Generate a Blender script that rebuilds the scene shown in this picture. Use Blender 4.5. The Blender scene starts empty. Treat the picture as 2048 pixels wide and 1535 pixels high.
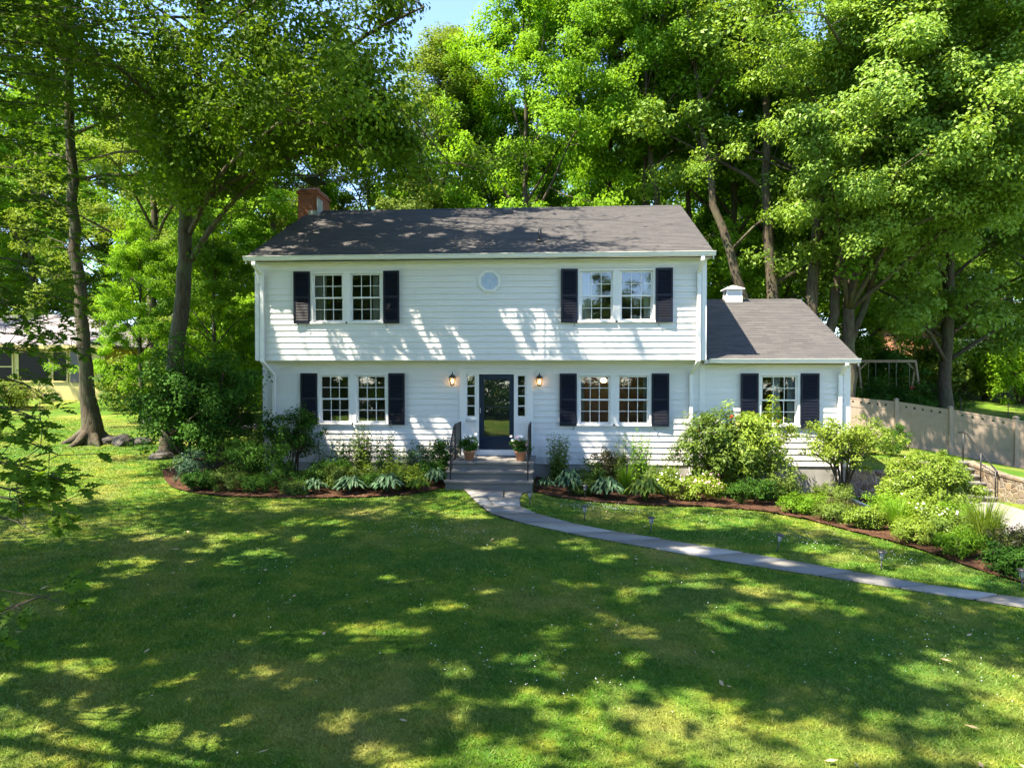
import bpy, math, random
import numpy as np
from mathutils import Vector, Matrix
R = math.radians
scene = bpy.context.scene
COL = scene.collection

# ---------------------------------------------------------------- camera, sky, sun, exposure
CAM = (8.1408, -18.7899, 2.4377); YAW = .0676; PITCH = .0154; FPX = 1398.0
cam_data = bpy.data.cameras.new('camera'); cam = bpy.data.objects.new('camera', cam_data); COL.objects.link(cam)
cam.location = CAM; cam.rotation_euler = (math.pi/2-PITCH, 0, YAW)
cam_data.sensor_width = 36; cam_data.lens = 36*FPX/2048; cam_data.clip_end = 1000; cam_data.clip_start = .05
scene.camera = cam
SUN = Vector((.51, .305, -1)).normalized()
world = bpy.data.worlds.new('World'); scene.world = world; world.use_nodes = True
wn = world.node_tree; sky = wn.nodes.new('ShaderNodeTexSky'); sky.sky_type = 'NISHITA'; sky.sun_disc = False
sky.altitude = 2500; sky.dust_density = .6; sky.ozone_density = 1.6; sky.sun_elevation = math.asin(-SUN.z); sky.sun_rotation = math.atan2(-SUN.x, -SUN.y)
wn.links.new(sky.outputs[0], wn.nodes['Background'].inputs[0]); wn.nodes['Background'].inputs[1].default_value = .135
sun_data = bpy.data.lights.new('sun', 'SUN'); sun_data.energy = 5.0; sun_data.angle = R(.55); sun_data.color = (1, .90, .72)
sun = bpy.data.objects.new('sun', sun_data); COL.objects.link(sun); sun.location = (-20, -20, 40)
sun.rotation_euler = SUN.to_track_quat('-Z', 'Y').to_euler()
vs = scene.view_settings; vs.view_transform = 'Standard'; vs.look = 'None'; vs.gamma = 1; vs.exposure = 2.15; vs.use_curve_mapping = False
cy = scene.cycles
cy.max_bounces = 7; cy.diffuse_bounces = 4; cy.glossy_bounces = 3; cy.transmission_bounces = 5; cy.transparent_max_bounces = 8
cy.caustics_reflective = False; cy.caustics_refractive = False; cy.sample_clamp_indirect = 6
cy.use_denoising = True

# ---------------------------------------------------------------- helpers
ORG = {}
def V(*a): return np.array(a, float)
def tag(o, label=None, cat=None, group=None, kind=None):
    if label: o['label'] = label
    if cat: o['category'] = cat
    if group: o['group'] = group
    if kind: o['kind'] = kind
    return o
def empty(name, loc, label, cat, group=None, rz=0):
    o = bpy.data.objects.new(name, None); COL.objects.link(o); o.location = loc; o.rotation_euler = (0, 0, rz)
    o.empty_display_size = .2; ORG[o.name] = V(*loc)
    return tag(o, label, cat, group)
def link_mesh(name, me, mat, parent=None):
    o = bpy.data.objects.new(name, me); COL.objects.link(o)
    if mat: me.materials.append(mat)
    if parent: o.parent = parent; ORG[o.name] = ORG.get(parent.name, V(0, 0, 0))
    else: ORG[o.name] = V(0, 0, 0)
    return o
def arr_mesh(name, verts, faces, mat, parent=None, rnd=None, smooth=False, world=True):
    """verts (N,3) array; faces (M,k) array of equal-sized polygons"""
    verts = np.asarray(verts, float); faces = np.asarray(faces, np.int32); k = faces.shape[1]
    if parent is not None and world: verts = verts - ORG[parent.name]
    me = bpy.data.meshes.new(name)
    me.vertices.add(len(verts)); me.vertices.foreach_set('co', verts.astype(np.float32).ravel())
    me.loops.add(faces.size); me.loops.foreach_set('vertex_index', faces.ravel())
    me.polygons.add(len(faces)); me.polygons.foreach_set('loop_start', np.arange(0, faces.size, k, dtype=np.int32))
    if smooth: me.polygons.foreach_set('use_smooth', np.ones(len(faces), bool))
    if rnd is not None:
        a = me.attributes.new('rnd', 'FLOAT', 'FACE'); a.data.foreach_set('value', np.asarray(rnd, np.float32))
    me.update(calc_edges=True)
    return link_mesh(name, me, mat, parent)
class MB:
    def __init__(s): s.v = []; s.f = []
    def poly(s, *p):
        n = len(s.v); s.v += [tuple(map(float, q)) for q in p]; s.f.append(tuple(range(n, n+len(p))))
    def box(s, x0, x1, y0, y1, z0, z1):
        s.hexa([(x0,y0,z0),(x1,y0,z0),(x1,y1,z0),(x0,y1,z0),(x0,y0,z1),(x1,y0,z1),(x1,y1,z1),(x0,y1,z1)])
    def hexa(s, p):
        n = len(s.v); s.v += [tuple(map(float, q)) for q in p]
        s.f += [tuple(n+i for i in q) for q in ((3,2,1,0),(4,5,6,7),(0,1,5,4),(1,2,6,5),(2,3,7,6),(3,0,4,7))]
    def bar(s, a, b, w, h):
        """box beam from a to b, width w (horizontal), height h"""
        a = V(*a); b = V(*b); d = b-a; d /= np.linalg.norm(d)
        u = np.cross(d, (0,0,1)) if abs(d[2]) < .99 else V(1,0,0); u /= np.linalg.norm(u); n = np.cross(u, d)
        u = u*w/2; n = n*h/2
        s.hexa([a-u-n, a+u-n, b+u-n, b-u-n, a-u+n, a+u+n, b+u+n, b-u+n])
    def tube(s, pts, r, n=8, caps=True):
        pts = [V(*p) for p in pts]; rs = [r]*len(pts) if np.isscalar(r) else r; base = len(s.v)
        t = [pts[min(i+1,len(pts)-1)]-pts[max(i-1,0)] for i in range(len(pts))]
        u = np.cross(t[0], (0,0,1)); 
        if np.linalg.norm(u) < 1e-6*max(1,np.linalg.norm(t[0])): u = V(1,0,0)
        for i, p in enumerate(pts):
            d = t[i]/(np.linalg.norm(t[i])+1e-9); u = u-d*np.dot(u,d); u /= np.linalg.norm(u)+1e-9; w = np.cross(d,u)
            for k in range(n):
                a = 2*math.pi*k/n; s.v.append(tuple(p+rs[i]*(u*math.cos(a)+w*math.sin(a))))
        for i in range(len(pts)-1):
            for k in range(n):
                a = base+i*n+k; b = base+i*n+(k+1)%n; s.f.append((a, b, b+n, a+n))
        if caps:
            s.f.append(tuple(base+k for k in range(n))[::-1]); s.f.append(tuple(base+(len(pts)-1)*n+k for k in range(n)))
    def lathe(s, prof, c=(0,0,0), n=16):
        base = len(s.v)
        for r, z in prof:
            for k in range(n):
                a = 2*math.pi*k/n; s.v.append((c[0]+r*math.cos(a), c[1]+r*math.sin(a), c[2]+z))
        for i in range(len(prof)-1):
            for k in range(n):
                a = base+i*n+k; b = base+i*n+(k+1)%n; s.f.append((a, b, b+n, a+n))
        s.f.append(tuple(base+k for k in range(n))[::-1]); s.f.append(tuple(base+(len(prof)-1)*n+k for k in range(n)))
    def build(s, name, mat, parent=None, smooth=False, bevel=0):
        me = bpy.data.meshes.new(name); off = ORG[parent.name] if parent is not None else V(0,0,0)
        me.from_pydata([tuple(V(*q)-off) for q in s.v], [], s.f)
        if smooth: me.polygons.foreach_set('use_smooth', np.ones(len(me.polygons), bool))
        me.update(); o = link_mesh(name, me, mat, parent)
        if bevel: m = o.modifiers.new('bevel', 'BEVEL'); m.width = bevel; m.segments = 2; m.limit_method = 'ANGLE'
        return o
def at(px, d):
    """ground point (x, y) on the photograph's column px at depth d metres"""
    a = (px-1024)/FPX*d; c, s_ = math.cos(YAW), math.sin(YAW)
    return CAM[0]+a*c-d*s_, CAM[1]+a*s_+d*c
def at3(px, py, d):
    x, y = at(px, d); return (x, y, CAM[2]+(746-py)/FPX*d)

# TERRAIN BEGIN
CP = np.array([(6.4,-2.1,-.36),(0,-1,-.36),(3,-2.5,-.40),(8.6,-1.5,-.52),(11.5,-1,-.62),(14.5,0,-.78),
 (8,-5,-.5),(9.8,-6.1,-.58),(11.3,-6.9,-.66),(14.4,-8.9,-.76),(15.2,-7,-.75),(12.5,-2.3,-.63),
 (7.8,-13.2,-.72),(3.6,-13.4,-.6),(12,-13,-.9),(8,-19,-.95),(15,-19,-1.2),
 (-6.5,2.2,.22),(-3,-6,-.3),(-8,-3,.1),(-4,0,-.02),(-2,2,0.),(-13.7,10,.75),(-17,14.5,1.09),(-30,14,1.6),(-12,-10,-.1),
 (0,9,.5),(6,9,.4),(12,9,.15),(17,9,0),(17,4,-.2),(20.5,4,-.28),(21,8.1,-.28),(23.9,6.3,-.84),(27,5,-1.0),(17,1.5,-.25),(20.5,2.2,-.3),
 (10,20,1.0),(25,22,.6),(30,30,.9),(0,25,1.6),(-15,30,2.2),(10,50,3),(-30,60,5),(50,60,3.5),(45,30,.5),
 (-60,-40,0),(80,-40,-3),(10,-60,-2),(80,80,5),(-60,90,7),(10,100,7),(22,-4,-.6),(30,-6,-.9)], float)
def _solve():
    n = len(CP); d = np.linalg.norm(CP[:,None,:2]-CP[None,:,:2], axis=2)
    A = np.zeros((n+3,n+3)); A[:n,:n] = d - np.eye(n)*.25
    A[:n,n] = 1; A[:n,n+1:] = CP[:,:2]; A[n:,:n] = A[:n,n:].T
    return np.linalg.solve(A, np.r_[CP[:,2],0,0,0])
RB = _solve()
def sst(t): t = np.clip(t,0,1); return t*t*(3-2*t)
def terrain(x, y):
    x = np.asarray(x,float); y = np.asarray(y,float); s = x.shape
    x = x.ravel(); y = y.ravel()
    d = np.hypot(x[:,None]-CP[None,:,0], y[:,None]-CP[None,:,1])
    z = d@RB[:len(CP)] + RB[len(CP)] + RB[len(CP)+1]*x + RB[len(CP)+2]*y
    yb = np.where((x > 19.1) & (x < 20.7), 3.5, .9)
    m = sst((x-16.1-np.clip((-7-y)*.25,-1.2,2))/1.5)*sst((yb-y)/.3)*sst((20.85-x)/.25)
    z = z*(1-m) + (-1.22+.012*(np.minimum(y,2)-2))*m
    return z.reshape(s)
def tz(x, y): return float(terrain(np.array([x]), np.array([y]))[0])
# TERRAIN END
def in_poly(x, y, poly):
    ins = np.zeros(x.shape, bool); n = len(poly)
    for i in range(n):
        (x0, y0), (x1, y1) = poly[i], poly[(i+1) % n]
        c = ((y0 > y) != (y1 > y)) & (x < (x1-x0)*(y-y0)/((y1-y0) if y1 != y0 else 1e-9)+x0); ins ^= c
    return ins

# ---------------------------------------------------------------- materials
class NT:
    def __init__(s, name):
        s.m = bpy.data.materials.new(name); s.m.use_nodes = True; s.t = s.m.node_tree; s.t.nodes.clear()
        s.out = s.n('ShaderNodeOutputMaterial')
    def n(s, typ, props=None, **ins):
        nd = s.t.nodes.new(typ)
        for k, v in (props or {}).items(): setattr(nd, k, v)
        for k, v in ins.items(): s.set(nd, k, v)
        return nd
    def set(s, nd, k, v):
        i = nd.inputs[int(k[1:])] if k[0] == 'i' and k[1:].isdigit() else nd.inputs[k.replace('_', ' ')]
        if isinstance(v, bpy.types.Node): s.t.links.new(v.outputs[0], i)
        elif isinstance(v, bpy.types.NodeSocket): s.t.links.new(v, i)
        elif isinstance(v, tuple) and len(v) == 3 and i.type == 'RGBA': i.default_value = (*v, 1)
        else: i.default_value = v
    def surf(s, nd): s.t.links.new(nd.outputs[0], s.out.inputs[0]); return s.m
    def coord(s, which='Object'): return s.n('ShaderNodeTexCoord').outputs[which]
    def pos(s): return s.n('ShaderNodeNewGeometry').outputs['Position']
    def scale(s, vec, sc):
        m = s.n('ShaderNodeVectorMath', {'operation': 'MULTIPLY'}); s.set(m, 'i0', vec); s.set(m, 'i1', sc); return m.outputs[0]
    def noise(s, vec, scale, detail=3, rough=.55):
        return s.n('ShaderNodeTexNoise', Vector=vec, Scale=scale, Detail=detail, Roughness=rough).outputs['Fac']
    def ramp(s, fac, *stops):
        r = s.n('ShaderNodeValToRGB', Fac=fac); e = r.color_ramp.elements
        while len(e) < len(stops): e.new(.5)
        for el, (p, c) in zip(e, stops): el.position = p; el.color = (*c, 1) if len(c) == 3 else c
        return r.outputs[0]
    def mix(s, fac, a, b, mode='MIX'):
        m = s.n('ShaderNodeMix', {'data_type': 'RGBA', 'blend_type': mode}); s.set(m, 'i0', fac); s.set(m, 'i6', a); s.set(m, 'i7', b); return m.outputs[2]
    def math(s, op, a, b=0.):
        m = s.n('ShaderNodeMath', {'operation': op}); s.set(m, 'i0', a); s.set(m, 'i1', b); return m.outputs[0]
    def bump(s, h, strength=.3, dist=.02): return s.n('ShaderNodeBump', Height=h, Strength=strength, Distance=dist).outputs[0]
    def pbr(s, col, rough=.6, spec=.4, metal=0., normal=None):
        p = s.n('ShaderNodeBsdfPrincipled', Base_Color=col, Roughness=rough, Metallic=metal); s.set(p, 'Specular_IOR_Level', spec)
        if normal is not None: s.set(p, 'Normal', normal)
        return p
def plain(name, col, rough=.6, spec=.4, metal=0., var=.12, sc=6.):
    t = NT(name); f = t.noise(t.coord(), sc, 4); d = tuple(c*(1-var) for c in col); l = tuple(min(1, c*(1+var)) for c in col)
    return t.surf(t.pbr(t.ramp(f, (.3, d), (.7, l)), rough, spec, metal))
def leaf_mat(name, c0, c1, trans=.35, rough=.5, spec=.3, tcol=None):
    t = NT(name); a = t.n('ShaderNodeAttribute', {'attribute_name': 'rnd'}).outputs['Fac']
    col = t.ramp(a, (0., c0), (1., c1)); oi = t.n('ShaderNodeObjectInfo').outputs['Random']
    big = t.noise(t.pos(), .45, 2); col = t.mix(t.ramp(big, (.4, (0,0,0)), (.62, (.5,)*3)), col, tuple(min(1, c*k) for c, k in zip(c1, (1.25, 1.12, .9))))
    col = t.mix(t.math('MULTIPLY', oi, .35), col, tuple(c*.62 for c in c0))
    p = t.pbr(col, rough, spec); tr = t.n('ShaderNodeBsdfTranslucent', Color=t.mix(1., col, tcol or (1., .95, .4), 'MULTIPLY'))
    return t.surf(t.n('ShaderNodeMixShader', i0=trans, i1=p, i2=tr))
def bark_mat(name, c0, c1):
    t = NT(name); c = t.coord(); v = t.scale(c, (9, 9, 1.6)); f = t.noise(v, 1.6, 6, .65); g = t.noise(c, 2.2, 3)
    col = t.mix(t.ramp(g, (.45, (0,0,0)), (.68, (.6,)*3)), t.ramp(f, (.3, c0), (.7, c1)), (.10, .115, .06))
    return t.surf(t.pbr(col, .9, .15, normal=t.bump(f, .9, .05)))
M = {}
def paint_white():
    t = NT('white_paint'); c = t.pos(); f = t.noise(t.scale(c, (.6, .6, 3.5)), 1.4, 5, .6)
    g = t.noise(t.scale(c, (9, 9, 1)), 1, 3)
    sz = t.n('ShaderNodeSeparateXYZ', Vector=c).outputs[2]; spl = t.math('MULTIPLY', t.ramp(t.math('MULTIPLY', sz, 1.6), (0, (.75,)*3), (1, (0,0,0))), t.ramp(t.noise(c, 7, 4), (.4, (0,0,0)), (.7, (1,1,1))))
    col = t.mix(t.ramp(g, (.55, (0,0,0)), (.8, (.35,)*3)), t.ramp(f, (.3, (.665, .645, .638)), (.75, (.715, .698, .690))), (.60, .58, .55))
    col = t.mix(spl, col, (.42, .40, .34))
    return t.surf(t.pbr(col, .5, .35, normal=t.bump(t.noise(c, 60, 2), .05, .004)))
M['white'] = paint_white()
M['trim'] = plain('white_trim_paint', (.74, .725, .72), .4, .45, var=.02)
M['navy'] = plain('navy_shutter_paint', (.005, .007, .018), .45, .35, var=.25, sc=9)
M['navydoor'] = plain('navy_door_paint', (.006, .017, .042), .3, .4, var=.1)
M['black'] = plain('black_iron', (.012, .012, .014), .45, .5, var=.2)
M['darkroom'] = plain('dim_interior_paint', (.30, .26, .22), .9, .1)
M['warmroom'] = plain('warm_interior_paint', (.40, .20, .14), .9, .1)
M['curtain'] = plain('white_curtain_cloth', (.72, .72, .70), .9, .1, var=.05)
M['brass'] = plain('brass', (.75, .52, .18), .25, .5, 1., var=.05)
def roof_mat():
    t = NT('asphalt_shingles'); c = t.pos()
    b = t.n('ShaderNodeTexBrick', {'offset': .5}, Vector=t.scale(c, (1, 1.122, 1)), Color1=(.055, .052, .054), Color2=(.094, .087, .085), Mortar=(.05, .045, .045), Scale=1., Mortar_Size=.004)
    b.inputs['Brick Width'].default_value = .32; b.inputs['Row Height'].default_value = .1262; b.inputs['Bias'].default_value = -.1
    n = t.noise(c, 1.1, 4); st = t.noise(t.scale(c, (2.2, .35, .35)), 1.3, 4)
    col = t.mix(t.ramp(n, (.35, (0,0,0)), (.75, (.45,)*3)), b.outputs[0], (.07, .068, .069)); col = t.mix(t.ramp(st, (.5, (0,0,0)), (.75, (.4,)*3)), col, (.066, .062, .064))
    g = t.noise(c, 220, 1); col = t.mix(t.ramp(g, (.3, (0,0,0)), (.75, (.5,)*3)), col, (.092, .086, .084))
    return t.surf(t.pbr(col, .92, .2, normal=t.bump(t.noise(c, 90, 2), .25, .006)))
M['roof'] = roof_mat()
def glass_mat(name='window_glass', base=.07):
    t = NT(name); fr = t.n('ShaderNodeFresnel', IOR=1.52); f = t.math('ADD', t.math('MULTIPLY', fr.outputs[0], 1.5), base)
    bump = t.bump(t.noise(t.pos(), 1.3, 1), .12, .02)
    gl = t.n('ShaderNodeBsdfGlossy', Color=(.95, .97, 1), Roughness=.005, Normal=bump); tr = t.n('ShaderNodeBsdfTransparent', Color=(.82, .86, .86))
    return t.surf(t.n('ShaderNodeMixShader', i0=f, i1=tr, i2=gl))
M['glass'] = glass_mat()
M['skypane'] = plain('sky_tinted_leaded_glass', (.42, .50, .68), .12, .6, var=.08, sc=14)  # octagon pane: sky reflection painted in as a pale blue base colour
def brick_mat(name, c1, c2, mort, w=.21, h=.068):
    t = NT(name); p = t.n('ShaderNodeSeparateXYZ', Vector=t.pos()); x = t.math('ADD', p.outputs[0], p.outputs[1])
    v = t.n('ShaderNodeCombineXYZ', X=x, Y=p.outputs[2]).outputs[0]
    b = t.n('ShaderNodeTexBrick', Vector=v, Color1=c1, Color2=c2, Mortar=mort, Scale=1., Mortar_Size=.007)
    b.inputs['Brick Width'].default_value = w; b.inputs['Row Height'].default_value = h
    col = t.mix(t.ramp(t.noise(t.pos(), 9, 4), (.35, (0,0,0)), (.75, (.5,)*3)), b.outputs[0], tuple(c*.55 for c in c1))
    return t.surf(t.pbr(col, .85, .2, normal=t.bump(b.outputs['Fac'], -.6, .01)))
M['brick'] = brick_mat('red_brick', (.36, .105, .055), (.26, .07, .04), (.22, .19, .16))
M['orangebrick'] = brick_mat('orange_brick', (.48, .20, .09), (.40, .15, .07), (.4, .34, .28))
M['concrete'] = plain('foundation_concrete', (.30, .29, .27), .9, .2, var=.2, sc=3)
M['lead'] = plain('grey_flashing', (.42, .43, .44), .5, .5, .3)
def stone_slab(name, base, alt):
    t = NT(name); c = t.pos(); oi = t.noise(c, .9, 2); f = t.noise(c, 5, 5, .65)
    a = t.n('ShaderNodeAttribute', {'attribute_name': 'rnd'}).outputs['Fac']
    col = t.mix(t.ramp(oi, (.35, (0,0,0)), (.7, (.8,)*3)), t.ramp(f, (.3, tuple(c_*.8 for c_ in base)), (.7, tuple(c_*1.15 for c_ in base))), alt)
    col = t.mix(t.ramp(a, (.0, (.85,)*3), (.5, (.3,)*3), (.5001, (0,0,0)), (1, (0,0,0))), col, tuple(c_*.55 for c_ in base)); col = t.mix(t.ramp(a, (.6, (0,0,0)), (1, (.7,)*3)), col, (.36, .335, .31))
    return t.surf(t.pbr(col, .75, .3, normal=t.bump(f, .25, .01)))
M['bluestone'] = stone_slab('bluestone', (.262, .25, .238), (.32, .295, .26))
def field_stone():
    t = NT('field_stone_masonry'); c = t.pos(); w = t.n('ShaderNodeVectorMath', {'operation': 'ADD'}); t.set(w, 'i0', c)
    nz = t.n('ShaderNodeTexNoise', Vector=c, Scale=3., Detail=2.); t.set(w, 'i1', t.scale(nz.outputs['Color'], (.22, .22, .22)))
    e = t.n('ShaderNodeTexVoronoi', {'feature': 'DISTANCE_TO_EDGE'}, Vector=w.outputs[0], Scale=4.8); v = t.n('ShaderNodeTexVoronoi', Vector=w.outputs[0], Scale=4.8)
    sp = t.n('ShaderNodeSeparateColor', Color=v.outputs['Color'])
    st = t.ramp(sp.outputs[0], (0, (.10, .07, .05)), (.35, (.20, .145, .09)), (.65, (.16, .14, .12)), (1, (.26, .19, .115)))
    st = t.mix(t.ramp(t.noise(c, 14, 4), (.3, (0,0,0)), (.75, (.5,)*3)), st, (.13, .10, .08))
    col = t.mix(t.ramp(e.outputs['Distance'], (.03, (1,1,1)), (.055, (0,0,0))), st, (.27, .235, .175))
    return t.surf(t.pbr(col, .85, .25, normal=t.bump(t.ramp(e.outputs['Distance'], (0, (0,0,0)), (.12, (1,1,1))), .7, .03)))
M['fieldstone'] = field_stone()
def mulch():
    t = NT('bark_mulch'); c = t.pos(); v = t.n('ShaderNodeTexVoronoi', Vector=t.scale(c, (1, 2.2, 1)), Scale=26.); sp = t.n('ShaderNodeSeparateColor', Color=v.outputs['Color'])
    col = t.ramp(sp.outputs[0], (0, (.03, .014, .009)), (.55, (.082, .040, .024)), (1, (.17, .095, .055))); col = t.mix(t.ramp(t.noise(c, 3, 3), (.4, (0,0,0)), (.7, (.5,)*3)), col, (.055, .028, .017))
    return t.surf(t.pbr(col, .95, .1, normal=t.bump(v.outputs['Distance'], .9, .03)))
M['mulch'] = mulch()
def asphalt():
    t = NT('driveway_asphalt'); c = t.pos(); f = t.noise(c, 120, 2); g = t.noise(c, .8, 4)
    col = t.mix(t.ramp(g, (.35, (0,0,0)), (.7, (.6,)*3)), t.ramp(f, (.3, (.13, .125, .12)), (.7, (.25, .235, .225))), (.24, .22, .205))
    return t.surf(t.pbr(col, .9, .25, normal=t.bump(f, .3, .006)))
M['asphalt'] = asphalt()
def grass_col(t):
    c = t.pos(); n1 = t.noise(c, .55, 4, .6); n2 = t.noise(c, 2.4, 4, .6); n3 = t.noise(t.scale(c, (1, 1, .2)), .33, 2)
    col = t.ramp(n2, (.28, (.030, .125, .006)), (.50, (.095, .205, .010)), (.74, (.28, .30, .028)))
    col = t.mix(t.ramp(n1, (.48, (0,0,0)), (.72, (.8,)*3)), col, (.36, .31, .085))
    return t.mix(t.ramp(n3, (.52, (0,0,0)), (.62, (.6,)*3)), col, (.028, .14, .012))
def ground_mat():
    t = NT('lawn_soil_and_turf'); col = grass_col(t); c = t.pos(); f = t.noise(c, 40, 4, .7)
    col = t.mix(t.ramp(f, (.35, (0,0,0)), (.7, (.55,)*3)), col, (.10, .10, .03)); col = t.mix(t.ramp(t.noise(c, 170, 2), (.3, (.45,)*3), (.7, (0,0,0))), col, (.025, .04, .008))
    # leaf litter on the wooded slope behind
    sp = t.n('ShaderNodeSeparateXYZ', Vector=c); y = t.math('ADD', sp.outputs[1], t.math('MULTIPLY', t.math('SUBTRACT', t.noise(c, .12, 3), .5), 14.))
    col = t.mix(t.ramp(t.math('MULTIPLY', t.math('SUBTRACT', y, 26.), .12), (0, (0,0,0)), (1, (.85,)*3)), col, (.055, .042, .024))
    return t.surf(t.pbr(col, .95, .1, normal=t.bump(f, .8, .04)))
M['ground'] = ground_mat()
def blade_mat():
    t = NT('grass_blades'); col = grass_col(t); a = t.n('ShaderNodeAttribute', {'attribute_name': 'rnd'}).outputs['Fac']
    col = t.mix(t.ramp(a, (.55, (0,0,0)), (1., (.65,)*3)), col, (.30, .31, .08)); col = t.mix(t.ramp(a, (0., (.5,)*3), (.35, (0,0,0))), col, (.03, .11, .012))
    p = t.pbr(col, .55, .25); tr = t.n('ShaderNodeBsdfTranslucent', Color=t.mix(1., col, (1.1, 1., .5), 'MULTIPLY'))
    return t.surf(t.n('ShaderNodeMixShader', i0=.3, i1=p, i2=tr))
M['blade'] = blade_mat()
M['bark'] = bark_mat('grey_brown_bark', (.040, .031, .022), (.125, .10, .072))
M['barkdark'] = bark_mat('dark_bark', (.035, .026, .02), (.10, .075, .055))
M['stem'] = plain('shrub_stem', (.07, .05, .035), .9, .1)
M['gstem'] = plain('green_stem', (.07, .11, .03), .8, .2)
M['oak'] = leaf_mat('oak_leaves', (.065, .14, .012), (.145, .26, .022), .54, .6, .15)
M['maple'] = leaf_mat('maple_leaves', (.095, .215, .013), (.20, .385, .026), .48, .6, .15)
M['bright'] = leaf_mat('bright_maple_leaves', (.15, .31, .013), (.27, .50, .026), .48, .6, .15)
M['gloss'] = leaf_mat('glossy_oak_leaves', (.125, .23, .028), (.25, .41, .065), .42, .48, .25)
M['deep'] = leaf_mat('deep_green_leaves', (.022, .072, .010), (.060, .15, .020), .3, .7, .08)
M['olive'] = leaf_mat('olive_leaves', (.13, .20, .026), (.215, .31, .05), .42, .6, .15)
M['rhodo'] = leaf_mat('rhododendron_leaves', (.07, .13, .018), (.16, .25, .035), .32, .5, .25)
M['azalea'] = leaf_mat('azalea_leaves', (.14, .23, .020), (.27, .38, .05), .38, .5, .25)
M['hosta'] = leaf_mat('hosta_leaves', (.035, .092, .045), (.085, .16, .085), .22, .5, .25, (.8, 1, .7))
M['blue'] = leaf_mat('blue_green_leaves', (.032, .085, .042), (.07, .135, .07), .25, .55, .2, (.7, 1, .8))
M['purple'] = leaf_mat('purple_green_leaves', (.045, .035, .022), (.08, .095, .03), .25, .55, .2)
M['clay'] = plain('terracotta', (.52, .25, .15), .8, .2, var=.12)
def flower_mat(name, c):
    return plain(name, c, .8, .2, var=.05)
M['whitefl'] = flower_mat('white_petals', (.8, .78, .76)); M['pinkfl'] = flower_mat('pink_petals', (.72, .36, .44)); M['redfl'] = flower_mat('red_petals', (.6, .06, .03))
M['fence'] = plain('tan_vinyl', (.29, .225, .18), .6, .3, var=.06)
M['rock'] = plain('grey_rock', (.11, .10, .088), .9, .2, var=.35, sc=3)
M['cream'] = plain('cream_paint', (.55, .45, .17), .6, .3, var=.04)
M['wood'] = plain('weathered_timber', (.34, .26, .19), .85, .2, var=.2)
M['cedar'] = plain('orange_cedar', (.45, .18, .07), .75, .2, var=.2)
M['brownroof'] = plain('grey_brown_shingle', (.19, .17, .18), .9, .2, var=.2, sc=4)
M['red'] = plain('red_plastic', (.55, .03, .05), .4, .5)
M['ptl'] = plain('bronze_plastic', (.05, .045, .04), .4, .5)
M['lens'] = plain('clear_lens', (.45, .45, .42), .2, .5)
def emit(name, c, s):
    t = NT(name); return t.surf(t.n('ShaderNodeEmission', Color=c, Strength=s))
M['bulb'] = emit('lit_bulb', (1, .62, .28), 5.)
def lantern_glass():
    t = NT('lantern_glass'); return t.surf(t.n('ShaderNodeMixShader', i0=.85, i1=t.n('ShaderNodeBsdfGlossy', Roughness=.05), i2=t.n('ShaderNodeBsdfTransparent', Color=(1, .93, .82))))
M['lglass'] = lantern_glass()

# ---------------------------------------------------------------- the setting: ground, driveway, beds, path, grass
PATH_L = [(5.79,-1.99),(6.1,-2.87),(6.63,-4.3),(6.97,-4.82),(7.49,-5.25),(8.02,-5.64),(8.55,-5.99),(9.08,-6.28),(10.06,-6.8),(11.14,-7.32),(12.08,-7.72),(12.85,-8.08),(13.66,-8.46),(14.6,-8.95),(16.2,-9.9),(18,-10.8)]
PATH_R = [(7.3,-1.99),(7.24,-2.89),(7.32,-3.72),(7.61,-4.25),(7.93,-4.62),(8.33,-5.0),(8.82,-5.34),(9.27,-5.62),(9.76,-5.84),(10.18,-6.05),(11.37,-6.62),(12.31,-7.12),(13.01,-7.6),(13.67,-8.0),(14.9,-8.55),(16.6,-9.25),(18.4,-10.1)]
BED_L = [(-1.75,-1.9),(-1.24,-2.53),(-.86,-2.85),(-.11,-3.2),(.44,-3.36),(1.06,-3.36),(2.3,-3.33),(3.57,-3.18),(4.52,-2.9),(5.03,-2.45),(5.36,-1.9),(5.36,.05),(.05,.05),(-.4,1.2),(-1.6,1.6),(-2.5,.6),(-2.4,-.9)]
BED_R = [(7.52,-1.93),(8.14,-2.45),(9.01,-2.72),(10.14,-2.80),(11.48,-2.62),(12.7,-2.95),(13.38,-3.68),(13.79,-4.5),(14.27,-5.35),(14.6,-6.1),(14.84,-7.0),(15.2,-7.85),(15.9,-8.4),(16.9,-8.2),(16.75,-6),(17.2,-3),(17.75,.5),(16.4,.74),(15.75,.72),(15.7,.05),(7.52,.05)]
DRIVE = [(16.7,-9),(16.7,-6),(17.1,-3),(17.6,.72),(19.3,.72),(19.3,2),(20.5,2),(20.62,1.5),(20.7,-4),(20.7,-30),(17.6,-30),(17.3,-14)]
def lines(*segs):
    out = []
    for a, b, s in segs: out.append(np.arange(a, b, s))
    return np.unique(np.round(np.concatenate(out), 4))
gx = lines((-140,-60,8),(-60,-14,2),(-14,24,.3),(24,60,2),(60,181,8)); gy = lines((-90,-24,5),(-24,14,.3),(14,60,2),(60,181,8))
GX, GY = np.meshgrid(gx, gy); GZ = terrain(GX, GY)
idx = np.arange(GX.size).reshape(GX.shape)
q = np.stack([idx[:-1,:-1], idx[:-1,1:], idx[1:,1:], idx[1:,:-1]], -1).reshape(-1, 4)
g = arr_mesh('ground', np.stack([GX.ravel(), GY.ravel(), GZ.ravel()], 1), q, M['ground'], smooth=True); tag(g, kind='structure')
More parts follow.
